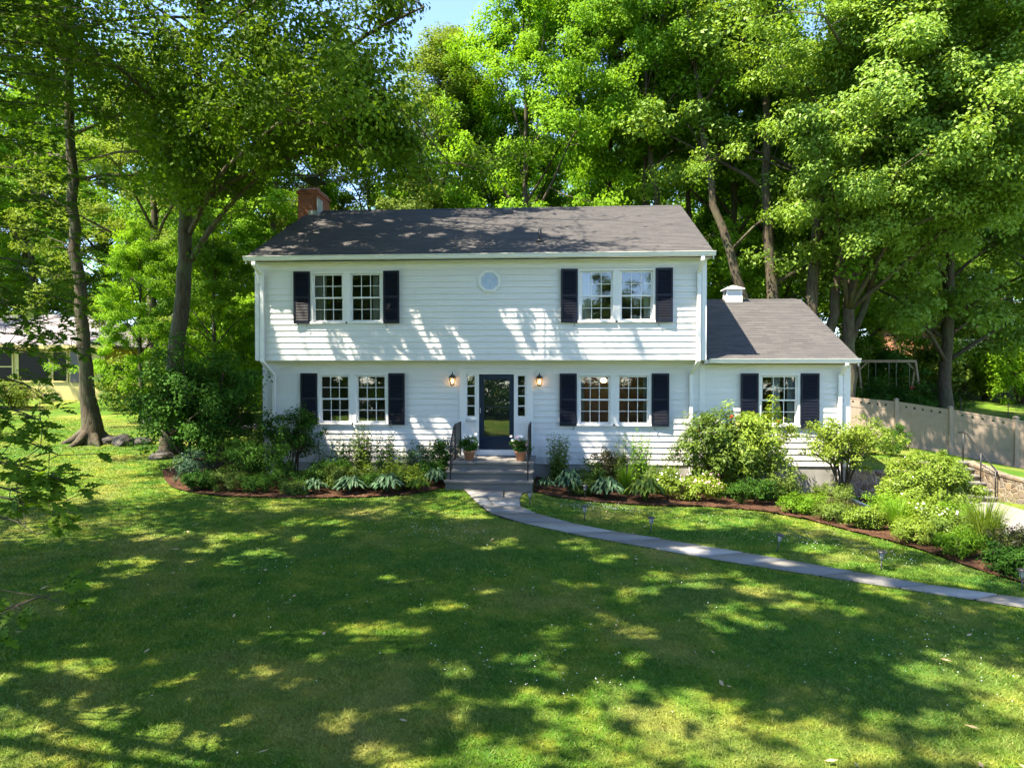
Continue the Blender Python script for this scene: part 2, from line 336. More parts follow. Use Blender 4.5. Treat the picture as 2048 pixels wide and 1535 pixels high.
def sheet(name, poly, mat, lift, step=.15, wob=0., seed=1):
    """sheet lying on the terrain inside poly, its border cut to the polygon"""
    rng = np.random.default_rng(seed); P = np.array(poly, float); n = len(P); ring = []
    for i in range(n):
        a, b = P[i], P[(i+1) % n]; k = max(1, int(np.hypot(*(b-a))/step))
        ring += [a+(b-a)*j/k for j in range(k)]
    import bmesh
    bm = bmesh.new(); vs_ = [bm.verts.new((p[0], p[1], 0)) for p in ring]; bm.faces.new(vs_)
    x0, y0 = P.min(0); x1, y1 = P.max(0)
    for ax, lo, hi in ((0, x0, x1), (1, y0, y1)):
        for c in np.arange(lo+step*2, hi, step*2):
            no = (1, 0, 0) if ax == 0 else (0, 1, 0); co = (c, 0, 0) if ax == 0 else (0, c, 0)
            bmesh.ops.bisect_plane(bm, geom=bm.verts[:]+bm.edges[:]+bm.faces[:], plane_co=co, plane_no=no)
    xy = np.array([v.co[:2] for v in bm.verts]); z = terrain(xy[:,0], xy[:,1])+lift+rng.normal(0, 1, len(xy))*wob
    for v, zz in zip(bm.verts, z): v.co.z = zz
    bmesh.ops.triangulate(bm, faces=bm.faces[:])
    me = bpy.data.meshes.new(name); bm.to_mesh(me); bm.free()
    return tag(link_mesh(name, me, mat), kind='structure')
sheet('planting_bed', BED_L, M['mulch'], .035, wob=.008); sheet('planting_bed', BED_R, M['mulch'], .035, wob=.008, seed=2)
sheet('driveway', DRIVE, M['asphalt'], .02)
def resample(pts, n):
    P = np.array(pts, float); s = np.r_[0, np.cumsum(np.hypot(*np.diff(P, axis=0).T))]; t = np.linspace(0, s[-1], n)
    return np.stack([np.interp(t, s, P[:,0]), np.interp(t, s, P[:,1])], 1)
def build_path():
    n = 17; rng = random.Random(4); Lp = resample(PATH_L, n*6+1); Rp = resample(PATH_R, n*6+1)
    vs_, fs, rn = [], [], []
    def slab(a0, a1, b0, b1, r):
        # a0,a1 on the left edge, b0,b1 on the right edge
        c = (a0+a1+b0+b1)/4; pts = [p+(c-p)/np.linalg.norm(c-p)*.030 for p in (a0, b0, b1, a1)]
        dz = rng.uniform(-.004, .005); k = len(vs_)
        for up in (-.04, .024):
            for p in pts: vs_.append((p[0], p[1], tz(*p)+up+dz))
        for f in ((3,2,1,0),(4,5,6,7),(0,1,5,4),(1,2,6,5),(2,3,7,6),(3,0,4,7)): fs.append([k+i for i in f]); rn.append(r)
    cuts = [0]; 
    while cuts[-1] < n*6: cuts.append(min(n*6, cuts[-1]+rng.choice([5, 6, 6, 7, 7])))
    for i, (u, v) in enumerate(zip(cuts, cuts[1:])):
        j = rng.choice([-1, 0, 0, 1]) if 0 < i < len(cuts)-2 else 0
        if i < 2:
            f = .68 if i == 0 else .33; m0 = Lp[u]+(Rp[u]-Lp[u])*f; m1 = Lp[v]+(Rp[v]-Lp[v])*f
            slab(Lp[u], Lp[v], m0, m1, rng.random()); slab(m0, m1, Rp[u], Rp[v], rng.random())
        else: slab(Lp[u], Lp[v], Rp[u], Rp[v], rng.random())
    tag(arr_mesh('path', vs_, fs, M['bluestone'], rnd=rn), kind='structure')
build_path()
PATH_POLY = PATH_L + PATH_R[::-1]
sheet('path', PATH_POLY, plain('dark_joint_soil', (.022, .018, .013), .95, .1), .006)
HOUSE_POLY = [(-.1,-.05),(15.8,-.05),(15.8,8.2),(-.1,8.6)]
STEP_POLY = [(5.3,-2.15),(7.55,-2.15),(7.55,0),(5.3,0)]
def grass():
    rng = np.random.default_rng(7); N = 2600000
    # candidate points over the visible lawn, thinned with distance
    x = rng.uniform(-16, 18, N); y = rng.uniform(-17, 8, N); d = (y-CAM[1])*math.cos(YAW)-(x-CAM[0])*math.sin(YAW)
    lat = (x-CAM[0])*math.cos(YAW)+(y-CAM[1])*math.sin(YAW)
    keep = (d > 4.2) & (np.abs(lat) < d*.78+1.2) & (rng.random(N) < np.clip((6.2/np.maximum(d, 1))**1.7, .04, 1))
    x, y, d = x[keep], y[keep], d[keep]
    ok = ~(in_poly(x, y, PATH_POLY) | in_poly(x, y, BED_L) | in_poly(x, y, BED_R) | in_poly(x, y, DRIVE) | in_poly(x, y, HOUSE_POLY) | in_poly(x, y, STEP_POLY)) & ~((x > 15.6) & (y > -8))
    x, y, d = x[ok], y[ok], d[ok]; n = len(x); z = np.concatenate([terrain(x[i:i+60000], y[i:i+60000]) for i in range(0, n, 60000)])
    a = rng.uniform(0, 2*np.pi, n); clump = np.sin(x*3.1+np.sin(y*2.3)*2)*np.sin(y*3.7+np.sin(x*1.9)*2)
    h = rng.uniform(.016, .036, n)*(1+.25*clump); w = rng.uniform(.0035, .0065, n)*np.clip(d/6.5, 1, 3.2); lean = rng.uniform(.4, 1.6, n)*h; b = rng.uniform(0, 2*np.pi, n)
    P = np.stack([x, y, z-.004], 1); W = np.stack([np.cos(a)*w, np.sin(a)*w, 0*w], 1); T = np.stack([np.cos(b)*lean, np.sin(b)*lean, h], 1)
    v = np.stack([P-W, P+W, P+T+W*.25, P+T-W*.25], 1).reshape(-1, 3)
    tag(arr_mesh('lawn_grass', v, np.arange(4*n).reshape(n, 4), M['blade'], rnd=rng.random(n)), 'short mown lawn grass covering the front yard', 'grass', kind='stuff')
    return n
NBL = grass()
def specks():
    rng = np.random.default_rng(21); cs = []
    for cx_, cy_, r, k in ((8.9,-3.35,.75,130),(9.4,-3.5,.5,60),(6.0,-6.2,.8,60),(8.3,-11.8,.7,26),(7.2,-11.4,.6,12),(12.6,-5.6,.8,70),(13.7,-6.6,.7,60),(5.2,-5.5,1.2,40),(12.5,-10.5,1.6,60),(8,-9,4,90),(11,-4,1.5,40),(4,-9,3,50)):
        cs.append(np.stack([rng.normal(cx_, r*.55, k), rng.normal(cy_, r*.4, k)], 1))
    P = np.concatenate(cs); ok = ~(in_poly(P[:,0], P[:,1], PATH_POLY) | in_poly(P[:,0], P[:,1], BED_R) | in_poly(P[:,0], P[:,1], BED_L)); P = P[ok]
    z = terrain(P[:,0], P[:,1])+rng.uniform(.04, .065, len(P)); r = rng.uniform(.005, .009, len(P)); C = np.column_stack([P, z])
    o = np.array([(1,0,0),(0,1,0),(-1,0,0),(0,-1,0),(0,0,.8),(0,0,-.8)]); v = (C[:,None]+o[None]*r[:,None,None]).reshape(-1, 3)
    t = np.array([(0,1,4),(1,2,4),(2,3,4),(3,0,4),(1,0,5),(2,1,5),(3,2,5),(0,3,5)]); f = (t[None]+6*np.arange(len(C))[:,None,None]).reshape(-1, 3)
    tag(arr_mesh('clover_flowers', v, f, M['whitefl']), 'tiny white clover flower heads sprinkled through the lawn', 'clover flowers', kind='stuff')
    # a few fallen twigs and leaves
    k = 70; x = rng.uniform(1, 14, k); y = rng.uniform(-13.5, -3, k); z = terrain(x, y)+.045; a = rng.uniform(0, 6.28, k); L = rng.uniform(.03, .07, k)
    d = np.stack([np.cos(a)*L, np.sin(a)*L, rng.normal(0, .006, k)], 1); s = np.stack([-np.sin(a)*L*.3, np.cos(a)*L*.3, rng.normal(0, .008, k)], 1); C = np.stack([x, y, z], 1)
    v = np.stack([C-d, C+s, C+d, C-s], 1).reshape(-1, 3)
    tag(arr_mesh('fallen_leaves', v, np.arange(4*k).reshape(k, 4), plain('dry_leaf', (.42, .30, .17), .8, .2)), 'dry brown leaves and bits scattered on the lawn', 'fallen leaves', kind='stuff')
specks()

# ---------------------------------------------------------------- the white house
W_ = 11.9; OV = .4634; HU = 2.7877; EO = .36; HE = 5.5176; RY = 4.031; HR = 7.8106; AX = 15.69; AHE = 2.8194; AHR = 4.7828; ARY = 4.0144; BACK = 8.4
SL = (HR-HE)/(RY+OV+EO); ASL = (AHR-AHE)/(ARY+.33)
house = empty('white_house', (6, 0, -.5), 'white clapboard two storey house with navy shutters and a low wing on its right', 'house')
def siding(mb, origin, u, n, L, z0, z1, openings=(), clip=None, ex=.1588, first=None):
    """lapped boards; u along wall, n outward; openings (u0,u1,z0,z1); clip(z)->(u0,u1)"""
    o = V(*origin); u = V(*u); n = V(*n); lap = .018
    def P(a, z, off): return o+u*a+V(0, 0, z)+n*off
    zb = z0
    while zb < z1-1e-6:
        zt = min(zb+ex, z1); cutz = sorted({zb, zt} | {c for op in openings for c in op[2:] if zb < c < zt})
        for a, b in zip(cutz, cutz[1:]):
            mid = (a+b)/2; lo, hi = clip(mid) if clip else (0, L); segs = [(lo, hi)]
            for op in openings:
                if op[2] < mid < op[3]:
                    ns = []
                    for s0, s1 in segs:
                        if op[1] <= s0 or op[0] >= s1: ns.append((s0, s1)); continue
                        if op[0] > s0: ns.append((s0, op[0]))
                        if op[1] < s1: ns.append((op[1], s1))
                    segs = ns
            f = lambda z: .004+lap*(1-(z-zb)/ex)
            for s0, s1 in segs:
                mb.poly(P(s0, a, f(a)), P(s1, a, f(a)), P(s1, b, f(b)), P(s0, b, f(b)))
                if a == zb: mb.poly(P(s0, a, -.01), P(s1, a, -.01), P(s1, a, f(a)), P(s0, a, f(a)))
        zb += ex
LW = (1.526, 3.491, 1.036, 2.435); RW = (8.614, 10.578, 1.030, 2.428); UL = (1.505, 3.476, 3.755, 5.141); UR = (8.624, 10.611, 3.750, 5.143)
DOORX = (5.974, 6.923); DS = (5.45, 7.43, .18, 2.55)
AW = (13.37, 14.43, 1.03, 2.43)
mb = MB()
siding(mb, (0,0,0), (1,0,0), (0,-1,0), W_+.0, 0, 2.6, [LW, RW, DS]); siding(mb, (W_,0,0), (1,0,0), (0,-1,0), AX-W_, 0, 2.6, [(AW[0]-W_, AW[1]-W_, AW[2], AW[3])])
siding(mb, (0,-OV,0), (1,0,0), (0,-1,0), W_, HU, 5.23, [UL, UR])
gab = lambda z: (max(0, (z-HE+.24)/SL-EO), min(BACK+OV, 2*(RY+OV)-((z-HE+.24)/SL-EO)))
siding(mb, (W_,-OV,0), (0,1,0), (1,0,0), BACK+OV, HU, 7.7, clip=lambda z: gab(z) if z > HE else (0, BACK+OV))
siding(mb, (0,BACK,0), (0,-1,0), (-1,0,0), BACK+OV, HU, 7.7, clip=lambda z: (BACK+OV-gab(z)[1], BACK+OV-gab(z)[0]) if z > HE else (0, BACK+OV))
siding(mb, (0,BACK,0), (0,-1,0), (-1,0,0), BACK, 0, HU)
agab = lambda z: (max(0, (z-AHE+.24)/ASL-.33), min(8.0, 2*ARY-((z-AHE+.24)/ASL-.33)))
siding(mb, (AX,0,0), (0,1,0), (1,0,0), 8.0, 0, 4.7, clip=lambda z: agab(z) if z > AHE else (0, 8.0))
mb.poly((0,BACK,-.6),(AX,BACK,-.6),(AX,BACK,2.8),(0,BACK,2.8)); mb.poly((0,BACK,2.8),(W_,BACK,2.8),(W_,BACK,HE),(0,BACK,HE))
mb.build('wall_siding', M['white'], house)
# frieze boards, soffits, corner boards, water table
mb = MB()
mb.box(0, W_, -.02, .03, 2.6, HU-.02); mb.box(W_, AX, -.02, .03, 2.6, AHE-.14); mb.box(0, W_, -OV-.02, -OV+.03, 5.23, HE-.13)
mb.box(.003, W_-.003, -OV-.012, .02, HU-.02, HU-.002)                                             # soffit of the overhang
mb.box(-.1, W_+.1, -OV-EO+.04, -OV, HE-.15, HE-.125); mb.box(W_, AX+.08, -.29, 0, AHE-.16, AHE-.135)
mb.box(-.1, W_+.1, -OV-EO+.04, -OV-EO+.06, HE-.15, HE-.02); mb.box(W_+.01, AX+.08, -.29, -.27, AHE-.16, AHE-.02)
for x0, x1 in ((-.02, .09), (W_-.09, W_+.02)):
    mb.box(x0, x1, -OV-.026, -OV+.06, HU-.005, HE-.15)
mb.box(-.02, .09, -.026, .06, -.01, HU-.021); mb.box(W_-.06, W_+.08, -.026, .06, -.01, HU-.021); mb.box(AX-.14, AX+.02, -.026, .06, -.01, AHE-.161)
mb.box(AX-.01, AX+.024, .062, .15, -.01, AHE-.161)
mb.box(-.03, -.001, -OV+.062, -OV+.16, HU, HE-.1)
# rake boards
for x, (ye, ze, yr, zr, s) in ((-.12, (-OV-EO, HE, RY, HR, SL)), (W_+.12, (-OV-EO, HE, RY, HR, SL)), (AX+.097, (-.33, AHE, ARY, AHR, ASL))):
    for sgn in (1, -1):
        y0, y1 = (ye, yr) if sgn == 1 else (2*yr-ye, yr)
        xi, xo = (x-.012, x+.012)
        mb.hexa([(xi,y0,ze-.2),(xo,y0,ze-.2),(xo,y1,zr-.2),(xi,y1,zr-.2),(xi,y0,ze-.03),(xo,y0,ze-.03),(xo,y1,zr-.03),(xi,y1,zr-.03)])
mb.build('trim_boards', M['trim'], house)
mb = MB(); mb.box(.01, AX-.01, .004, .3, -1.5, -.012); mb.box(AX-.3, AX-.012, .301, 8, -1.5, -.012); mb.box(.012, .3, .301, BACK, -1.5, -.012); mb.build('foundation', M['concrete'], house)
# roofs
def roof(mb, x0, x1, ye, ze, yr, zr, ex=.1262):
    s = (zr-ze)/(yr-ye); n = int(math.ceil((yr-ye)/ex)); th = .012
    for i in range(n):
        a = ye+i*ex; b = min(a+ex*1.02, yr); za = ze+(a-ye)*s; zb = ze+(b-ye)*s
        mb.poly((x0,a,za+th),(x1,a,za+th),(x1,b,zb+.002),(x0,b,zb+.002)); mb.poly((x0,a,za-.004),(x1,a,za-.004),(x1,a,za+th),(x0,a,za+th))
    mb.poly((x0,yr,zr),(x1,yr,zr),(x1,2*yr-ye,ze),(x0,2*yr-ye,ze))
    mb.poly((x0,ye,ze-.03),(x0,yr,zr-.03),(x1,yr,zr-.03),(x1,ye,ze-.03)); mb.poly((x0,2*yr-ye,ze-.03),(x1,2*yr-ye,ze-.03),(x1,yr,zr-.03),(x0,yr,zr-.03))
    mb.poly((x0,ye,ze-.03),(x1,ye,ze-.03),(x1,ye,ze-.004),(x0,ye,ze-.004))
    for xx in (x0, x1):
        mb.poly((xx,ye,ze-.03),(xx,yr,zr-.03),(xx,yr,zr+.004),(xx,ye,ze+.004)); mb.poly((xx,2*yr-ye,ze-.03),(xx,yr,zr-.03),(xx,yr,zr),(xx,2*yr-ye,ze))
    for k in range(int((x1-x0)/.22)):      # ridge caps
        a = x0+k*.22; b = min(a+.24, x1); c = .11
        for sg in (-1, 1): mb.poly((a,yr,zr+.022),(b,yr,zr+.012),(b,yr+sg*c,zr+.012-c*s),(a,yr+sg*c,zr+.022-c*s))
mb = MB(); roof(mb, -.12, W_+.121, -OV-EO+.02, HE, RY, HR); mroof = mb.build('roof', M['roof'], house); mroof['label'] = 'long main roof with dark shingles'
mb = MB(); roof(mb, W_+.003, AX+.097, -.31, AHE, ARY, AHR); wroof = mb.build('roof', M['roof'], house); wroof['label'] = 'lower brownish roof of the wing'
mb = MB(); mb.tube([(7.61, .24, HE+1.06*SL-.05), (7.61, .24, HE+1.06*SL+.32)], .045, 12); mb.lathe([(.13, -.03), (.09, .03), (.05, .05)], (7.61, .24, HE+1.06*SL)); mb.build('vent_pipe', M['black'], mroof, True)
mb = MB(); z = HE+(3.55+.8)*SL; mb.hexa([(6.33,3.25,z-.12),(6.66,3.25,z-.12),(6.66,3.62,z+.06),(6.33,3.62,z+.06),(6.36,3.28,z+.02),(6.63,3.28,z+.02),(6.63,3.6,z+.15),(6.36,3.6,z+.15)]); mb.build('roof_vent', M['ptl'], mroof, bevel=.02)
# chimney
mb = MB(); mb.box(-.36, .28, 3.55, 4.75, -.4, 8.28); mb.box(-.40, .32, 3.51, 4.79, 8.28, 8.36); mb.box(-.36, .28, 3.55, 4.75, 8.36, 8.42)
ch = mb.build('chimney', M['brick'], house)
mb = MB(); mb.box(-.33, .25, 3.58, 4.72, 8.42, 8.46); mb.build('chimney_cap', M['concrete'], ch)
mb = MB(); mb.lathe([(.2, 0), (.2, .16), (.17, .17)], (-.04, 4.15, 8.46), 12)
mb.build('flue', M['brick'], ch)
mb = MB()
for x in (-.24, .16):
    for y in (3.75, 4.55): mb.box(x-.012, x+.012, y-.012, y+.012, 8.46, 8.84)
mb.hexa([(-.36,3.6,8.84),(.28,3.6,8.84),(.28,4.7,8.84),(-.36,4.7,8.84),(-.30,3.7,8.88),(.22,3.7,8.88),(.22,4.6,8.88),(-.30,4.6,8.88)]); mb.build('rain_cap', M['black'], ch)
mb = MB(); s0 = HE+(3.54+.82)*SL
mb.box(.284, .30, 3.5, 4.03, s0-.1, s0+.55); mb.box(.0, .302, 3.50, 3.545, s0-.2, s0+.14); mb.build('flashing', M['lead'], ch)
CUX = 13.66
# cupola
z0 = AHR-.16; mb = MB(); mb.box(CUX-.25, CUX+.25, ARY-.25, ARY+.25, z0, z0+.26)
for k in range(4):
    zz = z0+.27+k*.045
    mb.hexa([(CUX-.22,ARY-.24,zz),(CUX+.22,ARY-.24,zz),(CUX+.22,ARY-.2,zz+.05),(CUX-.22,ARY-.2,zz+.05),(CUX-.22,ARY-.24,zz+.015),(CUX+.22,ARY-.24,zz+.015),(CUX+.22,ARY-.2,zz+.065),(CUX-.22,ARY-.2,zz+.065)])
    mb.hexa([(CUX-.232,ARY-.24,zz),(CUX-.232,ARY+.24,zz),(CUX-.16,ARY+.24,zz+.05),(CUX-.16,ARY-.24,zz+.05),(CUX-.232,ARY-.24,zz+.015),(CUX-.232,ARY+.24,zz+.015),(CUX-.16,ARY+.24,zz+.065),(CUX-.16,ARY-.24,zz+.065)][::1])
for x in (CUX-.245, CUX+.185):
    for y in (ARY-.244, ARY+.184): mb.box(x, x+.06, y, y+.06, z0+.26, z0+.46)
mb.box(CUX-.16, CUX+.16, ARY-.15, ARY+.15, z0+.26, z0+.46)
zt = z0+.46; e = .31; c = (CUX, ARY)
mb.box(c[0]-e, c[0]+e, c[1]-e, c[1]+e, zt, zt+.03)
mb.hexa([(c[0]-e,c[1]-e,zt+.03),(c[0]+e,c[1]-e,zt+.03),(c[0]+e,c[1]+e,zt+.03),(c[0]-e,c[1]+e,zt+.03),(c[0]-.03,c[1]-.03,zt+.15),(c[0]+.03,c[1]-.03,zt+.15),(c[0]+.03,c[1]+.03,zt+.15),(c[0]-.03,c[1]+.03,zt+.15)])
mb.build('cupola', M['trim'], wroof)
# gutters and downspouts
def gutter(name, x0, x1, y, z):
    mb = MB(); p = [(0,-.115),(-.06,-.115),(-.078,-.085),(-.085,-.03),(-.108,-.012),(-.108,0),(-.100,0),(-.098,-.01),(-.075,-.03),(0,-.10)]
    n = len(p)
    A = [(x0, y+a, z+b) for a, b in p]; B = [(x1, y+a, z+b) for a, b in p]
    for i in range(n): mb.poly(A[i], A[(i+1)%n], B[(i+1)%n], B[i])
    mb.poly((x0,y,z-.115),(x0,y-.07,z-.115),(x0,y-.108,z),(x0,y,z)); mb.poly((x1,y,z-.115),(x1,y,z),(x1,y-.108,z),(x1,y-.07,z-.115))
    return mb.build(name, M['trim'], house)
gutter('gutter', -.17, W_+.17, -OV-EO+.035, HE-.005); gutter('gutter', W_+.13, AX+.14, -.295, AHE-.005)
def spout(pts, w=.095, d=.07):
    mb = MB()
    for a, b in zip(pts, pts[1:]):
        A = V(*a); B = V(*b); t = B-A; t /= np.linalg.norm(t)
        u = V(1,0,0) if abs(t[0]) < .8 else V(0,0,1); n = np.cross(t, u); n /= np.linalg.norm(n); u = np.cross(n, t); A = A-t*.012; B = B+t*.012
        u = u*w/2; n = n*d/2; mb.hexa([A-u-n, A+u-n, A+u+n, A-u+n, B-u-n, B+u-n, B+u+n, B-u+n])
    return mb.build('downspout', M['trim'], house, bevel=.008)
yl = -.07; yu = -OV-.075
spout([(.10,-OV-EO-.0,HE-.12),(.10,-OV-EO+.0,HE-.22),(.20,yu,HE-.46),(.20,yu,HU-.04),(.32,yl,HU-.42),(.32,yl,-.02),(.40,-.42,-.24),(.42,-.62,-.30)])
spout([(W_-.15,-OV-EO,HE-.12),(W_-.15,-OV-EO,HE-.22),(W_-.19,yu,HE-.5),(W_-.19,yu,HU-.03),(W_-.29,yl,HU-.36),(W_-.29,yl,-.3)])
sp = spout([(AX-.2,-.34,AHE-.12),(AX-.2,-.34,AHE-.17),(AX-.26,yl,AHE-.42),(AX-.26,yl,-.25),(AX-.25,yl-.02,-.72),(AX+.35,-1.0,-1.0)])
# windows
def grid_sash(mb, x0, x1, z0, z1, y, fw=.042, cols=3, rows=2, mun=.017, d=.035):
    mb.box(x0, x1, y, y+d, z0, z0+fw); mb.box(x0, x1, y, y+d, z1-fw*.8, z1); mb.box(x0, x0+fw, y+.001, y+d-.001, z0+fw, z1-fw*.8); mb.box(x1-fw, x1, y+.001, y+d-.001, z0+fw, z1-fw*.8)
    gx0, gx1, gz0, gz1 = x0+fw, x1-fw, z0+fw, z1-fw*.8
    for i in range(1, cols):
        x = gx0+(gx1-gx0)*i/cols; mb.box(x-mun/2, x+mun/2, y+.006, y+d-.006, gz0, gz1)
    for i in range(1, rows):
        z = gz0+(gz1-gz0)*i/rows; mb.box(gx0, gx1, y+.008, y+d-.008, z-mun/2, z+mun/2)
    return gx0, gx1, gz0, gz1
def window(x0, x1, z0, z1, yw, curt=None, room='darkroom'):
    """one double hung unit in the opening x0..x1, z0..z1 of the wall plane y = yw"""
    mb = MB(); c = .055
    mb.box(x0, x0+c, yw-.035, yw+.10, z0+.05, z1); mb.box(x1-c, x1, yw-.035, yw+.10, z0+.05, z1); mb.box(x0+c, x1-c, yw-.034, yw+.10, z1-c, z1)
    mb.box(x0-.008, x1+.008, yw-.065, yw+.10, z0, z0+.05)
    w = mb.build('window', M['trim'], house)
    a0, a1, b0, b1 = x0+c+.012, x1-c-.012, z0+.055, z1-c-.008; zm = (b0+b1)/2
    mb = MB(); up = grid_sash(mb, a0, a1, zm-.018, b1, yw+.012); lo = grid_sash(mb, a0, a1, b0, zm+.018, yw+.052)
    mb.box(a0-.012, a0, yw+.011, yw+.09, b0, b1); mb.box(a1, a1+.012, yw+.011, yw+.09, b0, b1)
    mb.build('sash', M['trim'], w)
    mb = MB()
    for (p0, p1, q0, q1), y in ((up, yw+.028), (lo, yw+.068)):
        mb.poly((p0,y,q0),(p1,y,q0),(p1,y,q1),(p0,y,q1))
    mb.build('pane', M['glass'], w)
    for u0, u1, top in (curt or ()):
        n = 26; X0 = x0+(x1-x0)*u0; X1 = x0+(x1-x0)*u1; mb = MB()
        for i in range(n):
            f = [(X0+(X1-X0)*k/n, yw+.17+.022*math.sin(k*1.9)) for k in (i, i+1)]
            mb.poly((*f[0], z0+.02), (*f[1], z0+.02), (*f[1], z1-.03), (*f[0], z1-.03))
        mb.build('curtain', M['curtain'], w, True)
    return w
def room(x0, x1, z0, z1, y0, dep, mat):
    mb = MB(); a, b = y0+.095, y0+dep
    mb.poly((x0,b,z0),(x1,b,z0),(x1,b,z1),(x0,b,z1)); mb.poly((x0,a,z0),(x0,b,z0),(x0,b,z1),(x0,a,z1)); mb.poly((x1,a,z0),(x1,b,z0),(x1,b,z1),(x1,a,z1))
    mb.poly((x0,a,z0),(x1,a,z0),(x1,b,z0),(x0,b,z0)); mb.poly((x0,a,z1),(x1,a,z1),(x1,b,z1),(x0,b,z1))
    return mb.build('interior', M[mat], house)
def pair(op, yw, curts, mat='darkroom'):
    x0, x1, z0, z1 = op; m = (x0+x1)/2; g = .035
    mb = MB(); mb.box(m-g, m+g, yw-.03, yw+.09, z0+.05, z1-.001); mb.build('mullion', M['trim'], house)
    window(x0, m-g, z0, z1, yw, curts[0]); window(m+g, x1, z0, z1, yw, curts[1])
    room(x0-.3, x1+.3, z0-.6, z1+.12, yw, 2.6, mat)
pair(UL, -OV, (((.08,.40,1),), ((.66,.93,1),))); pair(UR, -OV, (((.07,.36,1),), ((.72,.94,1),)))
pair(LW, 0, ((), ())); pair(RW, 0, (((.08,.2,1),), ((.8,.93,1),)))
window(*AW, 0, ((.36,.56,1), (.74,.93,1))); room(AW[0]-.3, AW[1]+.3, AW[2]-.6, AW[3]+.1, 0, 2.4, 'warmroom')
mb = MB(); mb.lathe([(.02, 0), (.07, .02), (.09, .07), (.07, .12), (.02, .14)], (9.42, 1.6, 2.16), 12); mb.build('ceiling_lamp', M['bulb'], house, True)
# shutters
def shutter(x0, x1, z0, z1, yw, ang, hook):
    """louvred shutter; ang swings it about its hinge edge (nearest the window)"""
    w = x1-x0; d = .034; mb = MB(); st = .05; mid = (z0+z1)/2
    def bx(a0, a1, b0, b1, y0=0, y1=d): mb.box(a0, a1, y0, y1, b0, b1)
    bx(0, st, z0, z1); bx(w-st, w, z0, z1); bx(st, w-st, z0, z0+.09, .001, d-.001); bx(st, w-st, z1-.06, z1, .001, d-.001); bx(st, w-st, mid-.03, mid+.03, .001, d-.001)
    for a, b in ((z0+.09, mid-.03), (mid+.03, z1-.06)):
        n = int(round((b-a)/.040)); h = (b-a)/n
        for i in range(n):
            z = a+i*h
            mb.hexa([(st,.003,z),(w-st,.003,z),(w-st,.028,z+h*.75),(st,.028,z+h*.75),(st,.003,z+.009),(w-st,.003,z+.009),(w-st,.028,z+h*.75+.009),(st,.028,z+h*.75+.009)])
    mb.box(st, w-st, d-.004, d-.001, z0+.09, z1-.06)
    piv = w if ang > 0 else 0; ca, sa = math.cos(ang), math.sin(ang); yb = yw-.062
    def tr(p): x, y = p[0]-piv, p[1]; return (x0+piv+x*ca-y*sa, yb+x*sa+y*ca-(.0), p[2])
    mb.v = [tr(p) for p in mb.v]
    s = mb.build('shutter', M['navy'], house)
    hx = .07 if hook < 0 else w-.07; pts = []
    for k in range(15):
        t = k/14; a = t*5.2; r = .028*(1-.45*t); pts.append((hx-hook*.03+hook*math.sin(a)*r*1.2, -.004, z0-.02-.085*t+.02*math.cos(a)-.01*math.sin(a*1.3)))
    mb = MB(); mb.tube([tr((hx, .01, z0+.03))]+[tr(p) for p in pts], .0075, 6); mb.build('shutter_dog', M['black'], s, True)
for (x0, x1, z0, z1), yw in ((UL, -OV), (UR, -OV), (LW, 0), (RW, 0)):
    sw = .435 if yw else .455
    shutter(x0-sw-.008, x0-.008, z0+.0, z1+.005, yw, R(4), 1); shutter(x1+.008, x1+sw+.008, z0+.0, z1+.005, yw, R(-4), -1)
shutter(AW[0]-.475, AW[0]-.01, AW[2]-.02, AW[3]+.005, 0, R(4), 1); shutter(AW[1]+.01, AW[1]+.475, AW[2]-.02, AW[3]+.005, 0, R(-4), -1)
# octagonal window
def ngon_ring(mb, c, r0, r1, y0, y1, n=8):
    for k in range(n):
        a = math.pi/8+2*math.pi*k/n; b = a+2*math.pi/n; p = lambda r, t, y: (c[0]+r*math.cos(t), y, c[1]+r*math.sin(t))
        mb.poly(p(r0,a,y0), p(r1,a,y0), p(r1,b,y0), p(r0,b,y0)); mb.poly(p(r1,a,y0), p(r1,a,y1), p(r1,b,y1), p(r1,b,y0)); mb.poly(p(r0,a,y0), p(r0,b,y0), p(r0,b,y1), p(r0,a,y1))
oc = (6.31, 4.853); mb = MB(); ngon_ring(mb, oc, .262, .312, -OV-.05, -OV+.02); ngon_ring(mb, oc, .235, .262, -OV-.046, -OV+.02); ow = mb.build('octagonal_window', M['trim'], house)
mb = MB(); mb.poly(*[(oc[0]+.25*math.cos(math.pi/8+k*math.pi/4), -OV-.03, oc[1]+.25*math.sin(math.pi/8+k*math.pi/4)) for k in range(8)]); mb.build('pane', M['skypane'], ow)
mb = MB()
for k in (-1, 0, 1):
    a = k*.12
    mb.bar((oc[0]-.15+a, -OV-.034, oc[1]-.15-a), (oc[0]+.15+a, -OV-.034, oc[1]+.15-a), .006, .006); mb.bar((oc[0]-.15+a, -OV-.036, oc[1]+.15+a), (oc[0]+.15+a, -OV-.036, oc[1]-.15+a), .006, .006)
mb.build('leading', M['trim'], ow)
